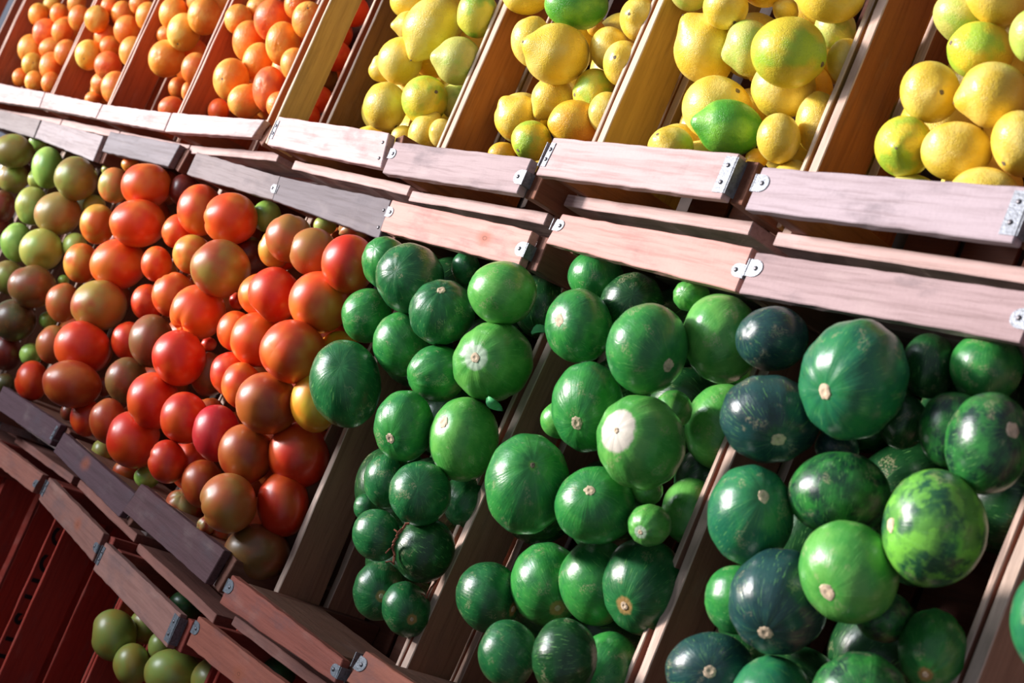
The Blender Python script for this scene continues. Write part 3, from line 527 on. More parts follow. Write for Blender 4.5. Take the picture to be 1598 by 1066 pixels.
('squash',1,6,'l','w',1,2.017,0.2525,-0.016,0.0184,0.0182,0.0183,0.806,0.19,0.324,0.457,-0.5,-0.03,0.87,820),
('squash',1,6,'l','',1,1.998,0.2783,-0.0793,0.0301,0.0264,0.0282,0.543,0.305,0.199,0.756,0.36,-0.35,-0.86,800),
('squash',1,6,'m','t',1,1.8849,0.1677,-0.0581,0.0387,0.0349,0.0368,0.504,0.316,0.243,0.766,-0.59,-0.27,0.76,910),
('squash',1,6,'m','',1,1.94,0.1881,-0.0609,0.0398,0.0357,0.0377,0.521,0.304,0.234,0.762,0.69,0.72,-0.11,908),
('squash',1,6,'d','t',0,1.9935,0.2013,-0.0639,0.0423,0.0379,0.04,0.536,0.292,0.226,0.759,-0.43,0.44,0.79,917),
('squash',1,6,'d','t',1,1.8409,0.1332,-0.0353,0.0344,0.0307,0.0325,0.483,0.327,0.255,0.772,-0.36,-0.78,0.51,931),
('squash',1,6,'d','',0,1.9565,0.1041,0.02,0.0293,0.0264,0.0278,0.484,0.307,0.262,0.777,-0.56,-0.83,-0,1022),
('squash',1,6,'k','',0,2.0164,0.125,0.0144,0.031,0.0279,0.0294,0.508,0.29,0.254,0.77,-0.05,0.94,-0.35,1027),
('squash',1,6,'m','',0,1.9912,0.1226,-0.0665,0.0333,0.0299,0.0316,0.526,0.275,0.249,0.766,0.4,-0.53,-0.75,1048),
('squash',1,7,'b','',1,2.0773,0.4322,-0.002,0.0299,0.0268,0.0283,0.918,0.142,0.34,0.147,0.71,-0.32,-0.63,527),
('squash',1,7,'b','s',0,2.1289,0.3653,0.02,0.0392,0.0348,0.0369,0.918,0.125,0.333,0.178,0.13,-0.51,0.85,652),
('squash',1,7,'tl','s',0,2.1944,0.4097,0.0246,0.047,0.0388,0.0427,0.557,0.314,0.128,0.758,-0.2,0.56,0.81,593),
('squash',1,7,'m','',2,2.2564,0.4541,-0.0333,0.0269,0.025,0.0259,0.938,0.149,0.269,0.161,-0.11,-0.96,-0.27,575),
('squash',1,7,'k','',2,2.2132,0.4451,-0.0266,0.0242,0.0204,0.0222,0.565,0.304,0.106,0.76,-0.92,0.11,-0.39,570),
('squash',1,7,'v','',1,2.2618,0.3993,-0.0149,0.0282,0.0237,0.0259,0.577,0.281,0.117,0.757,-0.98,0.09,-0.15,672),
('squash',1,7,'v','s',0,2.3074,0.3924,0.0096,0.0342,0.0291,0.0315,0.586,0.271,0.113,0.755,0.3,-0.57,0.77,692),
('squash',1,7,'tl','s',0,2.147,0.2895,0.02,0.0388,0.0318,0.0351,0.548,0.295,0.183,0.761,0.36,-0.27,0.89,803),
('squash',1,7,'v','',1,2.1992,0.3287,-0.002,0.0368,0.033,0.0348,0.92,0.115,0.304,0.217,0.23,0.96,-0.16,770),
('squash',1,7,'vl','s',0,2.3006,0.3252,0.02,0.0394,0.0338,0.0365,0.594,0.255,0.147,0.749,-0.07,0.84,0.54,823),
('squash',1,7,'l','s',0,2.2532,0.2759,0.0272,0.0383,0.0329,0.0355,0.358,0.295,0.101,0.88,-0.21,0.6,0.77,891),
('squash',1,7,'b','s',0,2.1994,0.2372,0.0146,0.0385,0.0372,0.0378,0.781,0.183,0.272,0.531,-0.62,-0.19,0.77,940),
('squash',1,7,'m','',1,2.1444,0.2258,-0.0036,0.0275,0.0242,0.0258,0.561,0.269,0.209,0.754,0.07,0.95,-0.29,935),
('squash',1,7,'b','s',1,2.1491,0.1674,-0.002,0.0336,0.029,0.0312,0.907,0.056,0.336,0.247,0,0.01,1,1049),
('squash',1,7,'tl','',1,2.2133,0.1674,-0.002,0.0348,0.031,0.0329,0.592,0.226,0.226,0.74,-0.74,-0.41,-0.53,1098),
('squash',1,7,'v','',0,2.2938,0.1971,0.02,0.0337,0.0318,0.0328,0.795,0.145,0.257,0.53,-0.03,0.19,-0.98,1093),
('squash',1,7,'m','t',0,2.2853,0.2486,-0.0554,0.0288,0.0246,0.0266,0.612,0.217,0.175,0.74,-0.63,0.09,0.77,1015),
('squash',1,7,'v','',2,2.2474,0.2575,-0.041,0.021,0.0185,0.0197,0.915,0.093,0.281,0.275,-0.68,-0.03,-0.73,962),
('squash',1,7,'k','',2,2.2762,0.3683,-0.0903,0.036,0.033,0.0345,0.923,0.132,0.246,0.265,-0.91,0.4,-0.1,790),
('squash',1,8,'tl','',0,2.4126,0.2964,0.02,0.039,0.0324,0.0355,0.627,0.206,0.135,0.739,-0.5,-0.71,-0.5,970),
('squash',1,7,'b','',2,2.1627,0.3635,-0.025,0.0169,0.0165,0.0167,0.659,0.274,0.188,0.675,0.46,0.48,-0.75,700),
('squash',1,6,'k','',2,1.9734,0.3077,-0.1168,0.0389,0.0343,0.0365,0.547,0.308,0.19,0.755,0.32,-0.93,-0.19,761),
('squash',1,6,'m','',2,1.9871,0.4323,-0.0849,0.036,0.0321,0.034,0.916,0.138,0.344,0.154,-0.02,0.28,-0.96,551),
('squash',1,6,'k','',2,1.8895,0.3658,-0.0285,0.0179,0.0178,0.0178,0.645,0.322,0.247,0.648,-0.6,-0.59,-0.53,590),
('squash',1,7,'k','',2,2.2085,0.3978,-0.0298,0.0213,0.0181,0.0196,0.57,0.292,0.127,0.757,-0.6,0.47,-0.64,660),
('gtom',0,3,'a','',0,1.0917,-0.1631,-0.0947,0.0353,0.031,0.0331,0.35,0.413,0.311,0.781,0.33,0.94,0.02,992),
('gtom',0,3,'a','',0,1.1404,-0.1828,-0.1107,0.0287,0.0247,0.0266,0.357,0.4,0.316,0.783,-0.3,0.91,-0.27,1037),
('gtom',0,3,'a','',0,1.2415,-0.1569,-0.1143,0.0364,0.0313,0.0337,0.855,-0.036,0.497,0.145,0.18,0.94,-0.28,1052),
('gtom',0,3,'a','',1,1.0819,-0.1425,-0.1375,0.0245,0.0211,0.0228,0.374,0.403,0.313,0.775,-0.23,-0.57,-0.79,978),
('gtom',0,3,'a','',1,1.1492,-0.1484,-0.1363,0.0213,0.0184,0.0198,0.369,0.396,0.31,0.781,-0.89,0.25,-0.37,1010),
('gtom',0,3,'a','',1,1.3109,-0.1368,-0.1363,0.0335,0.0319,0.0327,0.87,-0.162,0.457,-0.089,-0.74,-0.28,-0.61,1066),
('gtom',0,2,'a','',2,0.9674,-0.1458,-0.1593,0.0139,0.0119,0.0128,0.376,0.41,0.315,0.769,-0.56,-0.44,-0.7,946),
('gtom',0,2,'dk','',1,1.0179,-0.0887,-0.1563,0.0233,0.0207,0.022,0.849,-0.01,0.511,0.135,0.69,-0.63,-0.36,905),
('gtom',0,3,'dk','',1,1.1298,-0.09,-0.1563,0.0241,0.0212,0.0226,0.854,-0.012,0.5,0.142,0.77,0.34,-0.54,946),
('gtom',0,4,'dk','',1,1.395,-0.0863,-0.1563,0.0233,0.0202,0.0217,0.868,-0.016,0.469,0.161,0.8,0.54,-0.26,1050),
]
DEEP = [
('orange', 2, 1, -0.037, 0.641, -0.05, 0.0275),
('orange', 2, 1, -0.016, 0.722, -0.044, 0.0273),
('orange', 2, 1, -0.088, 0.65, -0.072, 0.0283),
('orange', 2, 1, -0.084, 0.76, -0.071, 0.0326),
('orange', 2, 2, 0.31, 0.602, -0.049, 0.0278),
('orange', 2, 2, 0.308, 0.698, -0.061, 0.0282),
('orange', 2, 2, 0.299, 0.754, -0.064, 0.0274),
('orange', 2, 3, 0.592, 0.663, -0.067, 0.0273),
('orange', 2, 4, 0.883, 0.678, -0.066, 0.0296),
('orange', 2, 4, 0.907, 0.75, -0.068, 0.0292),
('orange', 2, 4, 0.881, 0.77, -0.131, 0.0283),
('orange', 2, 4, 0.884, 0.61, -0.052, 0.0293),
('orange', 2, 4, 0.975, 0.666, -0.044, 0.0273),
('orange', 2, 4, 0.952, 0.615, -0.049, 0.028),
('orange', 2, 4, 0.914, 0.696, -0.135, 0.0275),
('lemon', 2, 5, 1.21, 0.728, -0.13, 0.029),
('lemon', 2, 5, 1.206, 0.677, -0.091, 0.0298),
('lemon', 2, 5, 1.259, 0.675, -0.116, 0.0305),
('lemon', 2, 5, 1.292, 0.741, -0.104, 0.0304),
('lemon', 2, 5, 1.343, 0.67, -0.097, 0.0309),
('lemon', 2, 5, 1.276, 0.612, -0.106, 0.0325),
('lemon', 2, 5, 1.224, 0.631, -0.13, 0.0296),
('lemon', 2, 5, 1.226, 0.625, -0.072, 0.0295),
('lemon', 2, 5, 1.303, 0.757, -0.049, 0.0296),
('lemon', 2, 5, 1.334, 0.611, -0.083, 0.0293),
('lemon', 2, 5, 1.242, 0.77, -0.106, 0.0294),
('lemon', 2, 6, 1.537, 0.677, -0.122, 0.0313),
('lemon', 2, 6, 1.505, 0.767, -0.129, 0.03),
('lemon', 2, 6, 1.613, 0.713, -0.104, 0.0298),
('lemon', 2, 6, 1.517, 0.636, -0.078, 0.0305),
('lemon', 2, 6, 1.578, 0.763, -0.123, 0.0321),
('lemon', 2, 6, 1.594, 0.65, -0.108, 0.0332),
('lemon', 2, 7, 1.794, 0.757, -0.118, 0.0344),
('lemon', 2, 7, 1.851, 0.671, -0.103, 0.0293),
('lemon', 2, 7, 1.851, 0.79, -0.125, 0.0313),
('lemon', 2, 7, 1.911, 0.747, -0.107, 0.0314),
('lemon', 2, 7, 1.791, 0.654, -0.105, 0.0292),
('lemon', 2, 7, 1.907, 0.645, -0.119, 0.0295),
('lemon', 2, 7, 1.854, 0.731, -0.091, 0.0301),
('lemon', 2, 7, 1.809, 0.609, -0.066, 0.0292),
('lemon', 2, 7, 1.924, 0.784, -0.063, 0.0298),
('lemon', 2, 8, 2.091, 0.665, -0.083, 0.0346),
('lemon', 2, 8, 2.081, 0.723, -0.126, 0.0349),
('lemon', 2, 8, 2.127, 0.622, -0.116, 0.0309),
('lemon', 2, 8, 2.131, 0.68, -0.133, 0.0303),
('lemon', 2, 8, 2.133, 0.756, -0.094, 0.0298),
('lemon', 2, 8, 2.166, 0.608, -0.072, 0.0309),
('tomato', 1, 0, -0.016, 0.311, -0.076, 0.0337),
('tomato', 1, 0, -0.038, 0.418, -0.075, 0.0341),
('tomato', 1, 1, 0.286, 0.397, -0.093, 0.0344),
('tomato', 1, 1, 0.267, 0.292, -0.087, 0.0344),
('tomato', 1, 1, 0.351, 0.397, -0.087, 0.0319),
('tomato', 1, 2, 0.624, 0.46, -0.089, 0.0313),
('tomato', 1, 2, 0.615, 0.259, -0.091, 0.0326),
('tomato', 1, 2, 0.604, 0.357, -0.081, 0.033),
('tomato', 1, 2, 0.599, 0.182, -0.078, 0.0371),
('tomato', 1, 2, 0.67, 0.167, -0.076, 0.0336),
('tomato', 1, 2, 0.657, 0.321, -0.076, 0.0323),
('tomato', 1, 2, 0.656, 0.402, -0.079, 0.0356),
('tomato', 1, 3, 0.935, 0.169, -0.085, 0.0364),
('tomato', 1, 3, 0.997, 0.385, -0.088, 0.0354),
('tomato', 1, 3, 0.929, 0.334, -0.089, 0.0335),
('tomato', 1, 3, 0.966, 0.246, -0.075, 0.0344),
('tomato', 1, 3, 0.934, 0.424, -0.094, 0.0347),
('tomato', 1, 3, 0.977, 0.059, -0.079, 0.0337),
('tomato', 1, 3, 0.924, 0.103, -0.08, 0.0318),
('tomato', 1, 3, 0.99, 0.316, -0.086, 0.0312),
('tomato', 1, 4, 1.231, 0.399, -0.117, 0.0318),
('tomato', 1, 4, 1.246, 0.11, -0.101, 0.0317),
('tomato', 1, 4, 1.334, 0.147, -0.083, 0.0339),
('tomato', 1, 4, 1.253, 0.27, -0.148, 0.0318),
('tomato', 1, 4, 1.236, 0.319, -0.093, 0.0344),
('tomato', 1, 4, 1.321, 0.228, -0.078, 0.0336),
('tomato', 1, 4, 1.268, 0.433, -0.081, 0.0319),
('tomato', 1, 4, 1.214, 0.093, -0.153, 0.0342),
('tomato', 1, 4, 1.269, 0.173, -0.098, 0.0355),
('tomato', 1, 4, 1.336, 0.303, -0.076, 0.0337),
('tomato', 1, 4, 1.209, 0.249, -0.079, 0.0316),
('tomato', 1, 4, 1.316, 0.071, -0.094, 0.0308),
('tomato', 1, 4, 1.248, 0.177, -0.162, 0.0316),
('tomato', 1, 4, 1.222, 0.05, -0.082, 0.0319),
('tomato', 1, 4, 1.269, 0.054, -0.142, 0.0342),
('tomato', 1, 4, 1.21, 0.156, -0.078, 0.0312),
('squash', 1, 5, 1.525, 0.416, -0.075, 0.0386),
('squash', 1, 5, 1.619, 0.276, -0.079, 0.0396),
('squash', 1, 5, 1.595, 0.235, -0.14, 0.0396),
('squash', 1, 5, 1.512, 0.269, -0.132, 0.0398),
('squash', 1, 5, 1.55, 0.184, -0.095, 0.0452),
('squash', 1, 5, 1.623, 0.429, -0.115, 0.0382),
('squash', 1, 5, 1.621, 0.113, -0.097, 0.042),
('squash', 1, 5, 1.578, 0.344, -0.125, 0.0415),
('squash', 1, 5, 1.636, 0.193, -0.085, 0.0415),
('squash', 1, 5, 1.554, 0.092, -0.155, 0.0396),
('squash', 1, 5, 1.532, 0.419, -0.156, 0.0375),
('squash', 1, 5, 1.641, 0.365, -0.082, 0.0394),
('squash', 1, 5, 1.51, 0.337, -0.077, 0.0417),
('squash', 1, 6, 1.834, 0.349, -0.087, 0.0382),
('squash', 1, 6, 1.877, 0.248, -0.108, 0.0401),
('squash', 1, 6, 1.851, 0.445, -0.124, 0.0438),
('squash', 1, 6, 1.897, 0.368, -0.131, 0.0442),
('squash', 1, 6, 1.809, 0.151, -0.147, 0.0452),
('squash', 1, 6, 1.906, 0.144, -0.139, 0.0451),
('squash', 1, 6, 1.805, 0.23, -0.084, 0.0372),
('squash', 1, 6, 1.802, 0.366, -0.153, 0.037),
('squash', 1, 6, 1.933, 0.447, -0.145, 0.0382),
('squash', 1, 6, 1.817, 0.265, -0.154, 0.0394),
('squash', 1, 7, 2.103, 0.42, -0.108, 0.0438),
('squash', 1, 7, 2.106, 0.217, -0.093, 0.0394),
('squash', 1, 7, 2.165, 0.358, -0.129, 0.0436),
('squash', 1, 7, 2.127, 0.298, -0.081, 0.038),
('squash', 1, 7, 2.221, 0.323, -0.079, 0.038),
('squash', 1, 7, 2.225, 0.422, -0.086, 0.0413),
('squash', 1, 7, 2.196, 0.232, -0.13, 0.0416),
('squash', 1, 7, 2.091, 0.291, -0.152, 0.0378),
('squash', 1, 7, 2.188, 0.445, -0.154, 0.0406),
('squash', 1, 7, 2.137, 0.168, -0.15, 0.0387),
('squash', 1, 7, 2.173, 0.174, -0.08, 0.0382),
('squash', 1, 7, 2.238, 0.374, -0.151, 0.0371),
('gtom', 0, 3, 1.156, -0.179, -0.181, 0.0317),
('gtom', 0, 3, 1.225, -0.159, -0.185, 0.0304),
]
CRATES = [
(2, 0, [(-0.45, 0.527), (-0.16, 0.527), (-0.16, 0.567), (-0.45, 0.567)], [(-0.45, 1.0), (-0.16, 1.0), (-0.16, 1.04), (-0.45, 1.04)]),
(2, 1, [(-0.135, 0.527), (0.2585, 0.527), (0.2515, 0.557), (-0.135, 0.567)], [(-0.135, 1.0), (0.252, 1.0), (0.252, 1.04), (-0.135, 1.04)]),
(2, 2, [(0.2637, 0.5266), (0.5435, 0.5225), (0.545, 0.5485), (0.2565, 0.5571)], [(0.258, 1.0), (0.53, 1.0), (0.53, 1.04), (0.258, 1.04)]),
(2, 3, [(0.5475, 0.5218), (0.828, 0.5185), (0.825, 0.548), (0.5497, 0.5478)], [(0.55, 1.0), (0.815, 1.0), (0.815, 1.04), (0.55, 1.04)]),
(2, 4, [(0.8321, 0.5177), (1.1109, 0.5281), (1.123, 0.5546), (0.8292, 0.5484)], [(0.832, 1.0), (1.115, 1.0), (1.115, 1.04), (0.832, 1.04)]),
(2, 5, [(1.1607, 0.5205), (1.453, 0.5133), (1.4378, 0.5573), (1.1592, 0.5615)], [(1.16, 1.0), (1.445, 1.0), (1.445, 1.04), (1.16, 1.04)]),
(2, 6, [(1.4602, 0.5074), (1.7182, 0.5087), (1.7184, 0.5479), (1.4581, 0.5472)], [(1.459, 1.0), (1.718, 1.0), (1.718, 1.04), (1.459, 1.04)]),
(2, 7, [(1.7352, 0.5316), (1.9951, 0.533), (1.9949, 0.5755), (1.7386, 0.5723)], [(1.737, 1.0), (1.995, 1.0), (1.995, 1.04), (1.737, 1.04)]),
(2, 8, [(2.0263, 0.5269), (2.283, 0.5303), (2.2825, 0.5726), (2.027, 0.5656)], [(2.027, 1.0), (2.283, 1.0), (2.283, 1.04), (2.027, 1.04)]),
(2, 9, [(2.31, 0.527), (2.57, 0.527), (2.57, 0.567), (2.31, 0.567)], [(2.31, 1.0), (2.57, 1.0), (2.57, 1.04), (2.31, 1.04)]),
(1, 0, [(-0.09, 0.0), (0.19, 0.0), (0.19, 0.04), (-0.09, 0.04)], [(-0.09, 0.487), (0.203, 0.478), (0.196, 0.515), (-0.09, 0.522)]),
(1, 1, [(0.208, 0.0), (0.525, 0.0), (0.525, 0.04), (0.208, 0.04)], [(0.21, 0.4783), (0.5284, 0.4584), (0.5229, 0.5043), (0.2064, 0.5148)]),
(1, 2, [(0.5863, 0.0248), (0.8501, 0.0254), (0.8572, 0.0598), (0.5863, 0.0618)], [(0.5472, 0.4777), (0.8215, 0.474), (0.8281, 0.512), (0.5437, 0.5141)]),
(1, 3, [(0.8731, 0.0202), (1.1478, -0.0013), (1.1648, 0.035), (0.8799, 0.0522)], [(0.895, 0.468), (1.1771, 0.4573), (1.1694, 0.491), (0.8951, 0.5045)]),
(1, 4, [(1.1503, 0.0084), (1.4158, -0.0052), (1.425, 0.0391), (1.167, 0.0509)], [(1.1771, 0.4573), (1.4592, 0.439), (1.4496, 0.4871), (1.1694, 0.491)]),
(1, 5, [(1.4611, -0.0134), (1.7195, -0.0093), (1.7167, 0.0147), (1.4619, 0.0211)], [(1.4537, 0.4481), (1.7266, 0.4437), (1.7249, 0.4827), (1.4522, 0.4873)]),
(1, 6, [(1.7351, -0.0005), (2.02, -0.0005), (2.02, 0.0339), (1.7449, 0.0339)], [(1.7524, 0.4728), (2.0215, 0.4636), (2.0211, 0.5049), (1.7589, 0.5054)]),
(1, 7, [(2.03, 0.0), (2.295, 0.0), (2.295, 0.04), (2.03, 0.04)], [(2.0255, 0.4631), (2.2964, 0.4698), (2.2974, 0.5078), (2.0269, 0.5009)]),
(1, 8, [(2.32, 0.0), (2.58, 0.0), (2.58, 0.04), (2.32, 0.04)], [(2.32, 0.462), (2.58, 0.462), (2.58, 0.502), (2.32, 0.502)]),
(0, 0, [(0.23, -0.56), (0.49, -0.56), (0.49, -0.52), (0.23, -0.52)], [(0.23, -0.09), (0.49, -0.09), (0.49, -0.05), (0.23, -0.05)]),
(0, 1, [(0.5, -0.56), (0.766, -0.56), (0.766, -0.52), (0.5, -0.52)], [(0.5, -0.0612), (0.7624, -0.0612), (0.7706, -0.0283), (0.5, -0.0283)]),
(0, 2, [(0.796, -0.56), (1.04, -0.56), (1.04, -0.52), (0.796, -0.52)], [(0.7948, -0.0637), (1.042, -0.0844), (1.0388, -0.0437), (0.797, -0.0264)]),
(0, 3, [(1.055, -0.56), (1.318, -0.56), (1.318, -0.52), (1.055, -0.52)], [(1.0541, -0.0928), (1.3193, -0.1091), (1.3179, -0.066), (1.0552, -0.0519)]),
(0, 4, [(1.358, -0.56), (1.62, -0.56), (1.62, -0.52), (1.358, -0.52)], [(1.359, -0.0903), (1.62, -0.0903), (1.62, -0.0537), (1.3578, -0.0537)]),
(0, 5, [(1.65, -0.56), (1.91, -0.56), (1.91, -0.52), (1.65, -0.52)], [(1.65, -0.09), (1.91, -0.09), (1.91, -0.05), (1.65, -0.05)]),
]

# ------------------------------------------------------------------ crates
ZT = {0: -0.044, 1: 0.0, 2: 0.032}
DEPTH = .200
def slab(name, A, B, C_, D, t, color, parent, wear=.5, knot=None, mat='wood', seg=10, rough=.0006):
    """A plank: four corners A B C_ D of its upper face, counter-clockwise seen from outside, thickness t going inward."""
    A, B, C_, D = map(Vector, (A, B, C_, D))
    nrm = (B - A).cross(D - A).normalized()
    r = random.Random(hash((round(A.x, 3), round(A.y, 3), round(t, 4))) & 0xffff)
    L = (B - A).length; Wd = (D - A).length
    V = []; P = []
    rows = [(0, 0), (0.5, 0), (1, 0), (1, 1), (.5, 1), (0, 1)]      # around the section: across, depth
    wob = [[r.uniform(-1, 1) * rough for _ in range(seg + 1)] for _ in rows]
    for i in range(seg + 1):
        u = i / seg
        a = A.lerp(B, u); d = D.lerp(C_, u)
        across = (d - a).normalized()
        for k, (v, w) in enumerate(rows):
            p = a.lerp(d, v) - nrm * (t * w)
            if v != .5: p += across * wob[k][i]
            if w == 1: p += nrm * wob[(k + 1) % 6][i] * .6
            V.append(p); P.append((u * L, v * Wd, -t * w))
    F = []
    n = len(rows)
    for i in range(seg):
        for k in range(n):
            a0 = i * n + k; b0 = i * n + (k + 1) % n
            F.append((a0, b0, b0 + n, a0 + n))
    F.append(tuple(reversed(range(n)))); F.append(tuple(seg * n + k for k in range(n)))
    bm = bmesh.new(); lay = bm.verts.layers.float_vector.new('P0')
    vs = []
    for p, q in zip(V, P):
        v = bm.verts.new(p); v[lay] = q; vs.append(v)
    for f in F: bm.faces.new([vs[k] for k in f])
    bmesh.ops.recalc_face_normals(bm, faces=bm.faces)
    ed = [e for e in bm.edges if len(e.link_faces) == 2 and e.calc_face_angle(0) > .6]
    bmesh.ops.bevel(bm, geom=ed, offset=.0009, segments=1, affect='EDGES', profile=.5)
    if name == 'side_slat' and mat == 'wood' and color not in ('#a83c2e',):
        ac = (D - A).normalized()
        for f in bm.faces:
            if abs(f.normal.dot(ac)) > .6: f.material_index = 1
    me = bpy.data.meshes.new(name); bm.to_mesh(me); bm.free(); me.materials.append(MT[mat])
    if name == 'side_slat': me.materials.append(MT['sawn_lit'])
    o = bpy.data.objects.new(name, me); C.objects.link(o); o.parent = parent
    o.color = lin(color) if name not in ('end_board', 'end_slat') else tuple(c * q_ * (.78 if color[1] in 'abcdef' else 1.0) for c, q_ in zip(lin(color)[:3], (1, .92, .96))) + (1,)
    o['wear'] = float(wear); o['knot'] = [9.0, 9.0, 9.0] if knot is None else [knot[0], knot[1], 0.0]
    return o
def beam(name, x0, x1, y0, y1, z0, z1, color, parent, wear=.4, grain='x'):
    """Axis aligned board in the crate frame, grain along the named axis."""
    if grain == 'x':
        return slab(name, (x0, y0, z1), (x1, y0, z1), (x1, y1, z1), (x0, y1, z1), z1 - z0, color, parent, wear)
    if grain == 'y':   # broad face looks along +x
        return slab(name, (x1, y0, z0), (x1, y1, z0), (x1, y1, z1), (x1, y0, z1), x1 - x0, color, parent, wear)
    return slab(name, (x1, y0, z0), (x1, y0, z1), (x1, y1, z1), (x1, y1, z0)[:3], x1 - x0, color, parent, wear, seg=4)
def yboard(name, xa, xb, ya, yb, zlo, zhi, th, color, parent, wear=.4):
    """Board whose grain runs up the slope, from (xa,ya) to (xb,yb): side slat of thickness th to the -x side."""
    return slab(name, (xa, ya, zlo), (xb, yb, zlo), (xb, yb, zhi), (xa, ya, zhi), th, color, parent, wear, seg=14)
def ngon_prism(name, pts, t, mat, parent, n=None):
    """Thin plate: outline pts (list of Vector) pushed by t along its normal, with bevel."""
    bm = bmesh.new(); vs = [bm.verts.new(p) for p in pts]; f = bm.faces.new(vs)
    f.normal_update(); nn = Vector(n) if n else f.normal.copy()
    r = bmesh.ops.extrude_face_region(bm, geom=[f])
    for v in r['geom']:
        if isinstance(v, bmesh.types.BMVert): v.co += nn * t
    bmesh.ops.recalc_face_normals(bm, faces=bm.faces)
    me = bpy.data.meshes.new(name); bm.to_mesh(me); bm.free(); me.materials.append(MT[mat])
    o = bpy.data.objects.new(name, me); C.objects.link(o); o.parent = parent; return o
def nail(parent, c, r=.0022):
    bm = bmesh.new(); bmesh.ops.create_uvsphere(bm, u_segments=10, v_segments=6, radius=r)
    for v in bm.verts: v.co = Vector((v.co.x, v.co.y, v.co.z * .55)) + Vector(c)
    for f in bm.faces: f.smooth = True
    me = bpy.data.meshes.new('nail'); bm.to_mesh(me); bm.free(); me.materials.append(MT['nail'])
    o = bpy.data.objects.new('nail', me); C.objects.link(o); o.parent = parent; return o
def strap(root, quad, side, kind, z):
    LL, LR, UR, UL = [Vector((q[0], q[1], z)) for q in quad]
    a, b = (LL, UL) if side == 'L' else (LR, UR)
    inn = (LR - LL).normalized() * (1 if side == 'L' else -1)
    up = (b - a); w = up.length; up.normalize()
    base = a + inn * .002
    if kind == 'plate':
        c0 = base + up * (w * .22); c1 = base + up * (w * .86); wd = .007
        pts = [c0, c0 + inn * wd, c1 + inn * wd, c1]; nl = [c0.lerp(c1, .3) + inn * wd * .5, c0.lerp(c1, .72) + inn * wd * .5]
    elif kind == 'wrap':
        c0 = base + up * (w * .12) - inn * .002; c1 = base + up * (w * .92) - inn * .002; wd = .013
        pts = [c0, c0 + inn * wd, c1 + inn * wd, c1]; nl = [c0.lerp(c1, .28) + inn * wd * .55, c0.lerp(c1, .75) + inn * wd * .5]
    else:
        cc = base + up * (w * (.62 if side == 'L' else .45)); rr = .0062 if kind == 'clip' else .0078
        pts = [cc - up * rr - inn * .003, ] + [cc + up * rr * math.sin(t) + inn * (rr * 1.15 * math.cos(t) + .004) for t in [math.radians(q) for q in range(-90, 91, 15)]] + [cc + up * rr - inn * .003]
        nl = [cc + inn * .006]
    if side == 'R': pts = list(reversed(pts))
    if kind == 'nails':
        for q in (.25, .7): nail(root, base + up * (w * q) + inn * .006 + Vector((0, 0, .0003)))
        return
    o = ngon_prism('corner_strap', pts, .0009, 'zinc', root, (0, 0, 1))
    # the strap turns over the corner and runs down the side of the post
    if kind in ('wrap', 'clip', 'disc', 'plate'):
        e0 = pts[0] if side == 'L' else pts[-1]; e1 = pts[-1] if side == 'L' else pts[0]
        out = -inn * (.0012 + (.002 if kind == 'plate' else .002))
        m0 = Vector((a.x, e0.y, z)) - inn * .0012; m1 = Vector((a.x, e1.y, z)) - inn * .0012
        dn = Vector((0, 0, -.024))
        q = [m0 + Vector((0, 0, .001)), m1 + Vector((0, 0, .001)), m1 + dn, m0 + dn]
        ngon_prism('corner_strap_side', q, .0009, 'zinc', o, tuple(-inn))
    for c in nl: nail(o, c + Vector((0, 0, .0011)))
STRAPS = {(2,5,0,'L'):'plate',(2,5,0,'R'):'nails',(2,6,0,'L'):'clip',(2,6,0,'R'):'disc',(2,7,0,'L'):'plate',(2,7,0,'R'):'wrap',(2,8,0,'L'):'disc',(2,8,0,'R'):'wrap',
  (1,3,1,'R'):'clip',(1,4,1,'R'):'nails',(1,5,1,'L'):'clip',(1,5,1,'R'):'disc',(1,6,1,'L'):'clip',(1,6,1,'R'):'clip',(1,7,1,'L'):'disc',(1,7,1,'R'):'disc',
  (1,5,0,'L'):'disc',(1,5,0,'R'):'clip',(1,6,0,'L'):'disc',(1,2,0,'R'):'plate',
  (0,1,1,'R'):'clip',(0,2,1,'L'):'plate',(0,2,1,'R'):'clip',(0,3,1,'L'):'plate',(0,3,1,'R'):'wrap',(0,4,1,'L'):'disc'}
LOWC = {(2,0):'#d6c3bd',(2,1):'#dcc9c2',(2,2):'#dac6be',(2,3):'#dcc8c0',(2,4):'#dfcbc4',(2,5):'#e2c9c2',(2,6):'#b9a8a6',(2,7):'#d9c0ba',(2,8):'#c4b8bb',(2,9):'#c9b8b4',
  (1,0):'#5c464a',(1,1):'#5c464a',(1,2):'#584348',(1,3):'#574146',(1,4):'#5c4244',(1,5):'#a8614f',(1,6):'#b8735b',(1,7):'#a87a68',(1,8):'#a87a68'}
UPC = {(1,0):'#86827f',(1,1):'#9b9695',(1,2):'#7d7c7e',(1,3):'#827c7a',(1,4):'#6e6a6c',(1,5):'#e0ae9f',(1,6):'#e0b0a2',(1,7):'#bba6a4',(1,8):'#bba6a4',
  (0,0):'#a8705f',(0,1):'#a8705f',(0,2):'#a07264',(0,3):'#9c7467',(0,4):'#b06a55',(0,5):'#a06a58'}
SIDE = {(2,0):'#a04a2c',(2,1):'#a3502f',(2,2):'#b05c36',(2,3):'#b05a36',(2,4):'#b25e3a',(2,5):'#b08a50',(2,6):'#a8683c',(2,7):'#b8924e',(2,8):'#9c5a34',(2,9):'#9c6a44',
  (1,5):'#a87460',(1,6):'#a87862',(1,7):'#9a6654',(1,8):'#a88672'}
KNOT = {(1,5,1):(.200,.020),(1,3,0):(.11,.02),(0,4,1):(.13,.012),(0,2,1):(.16,.02)}
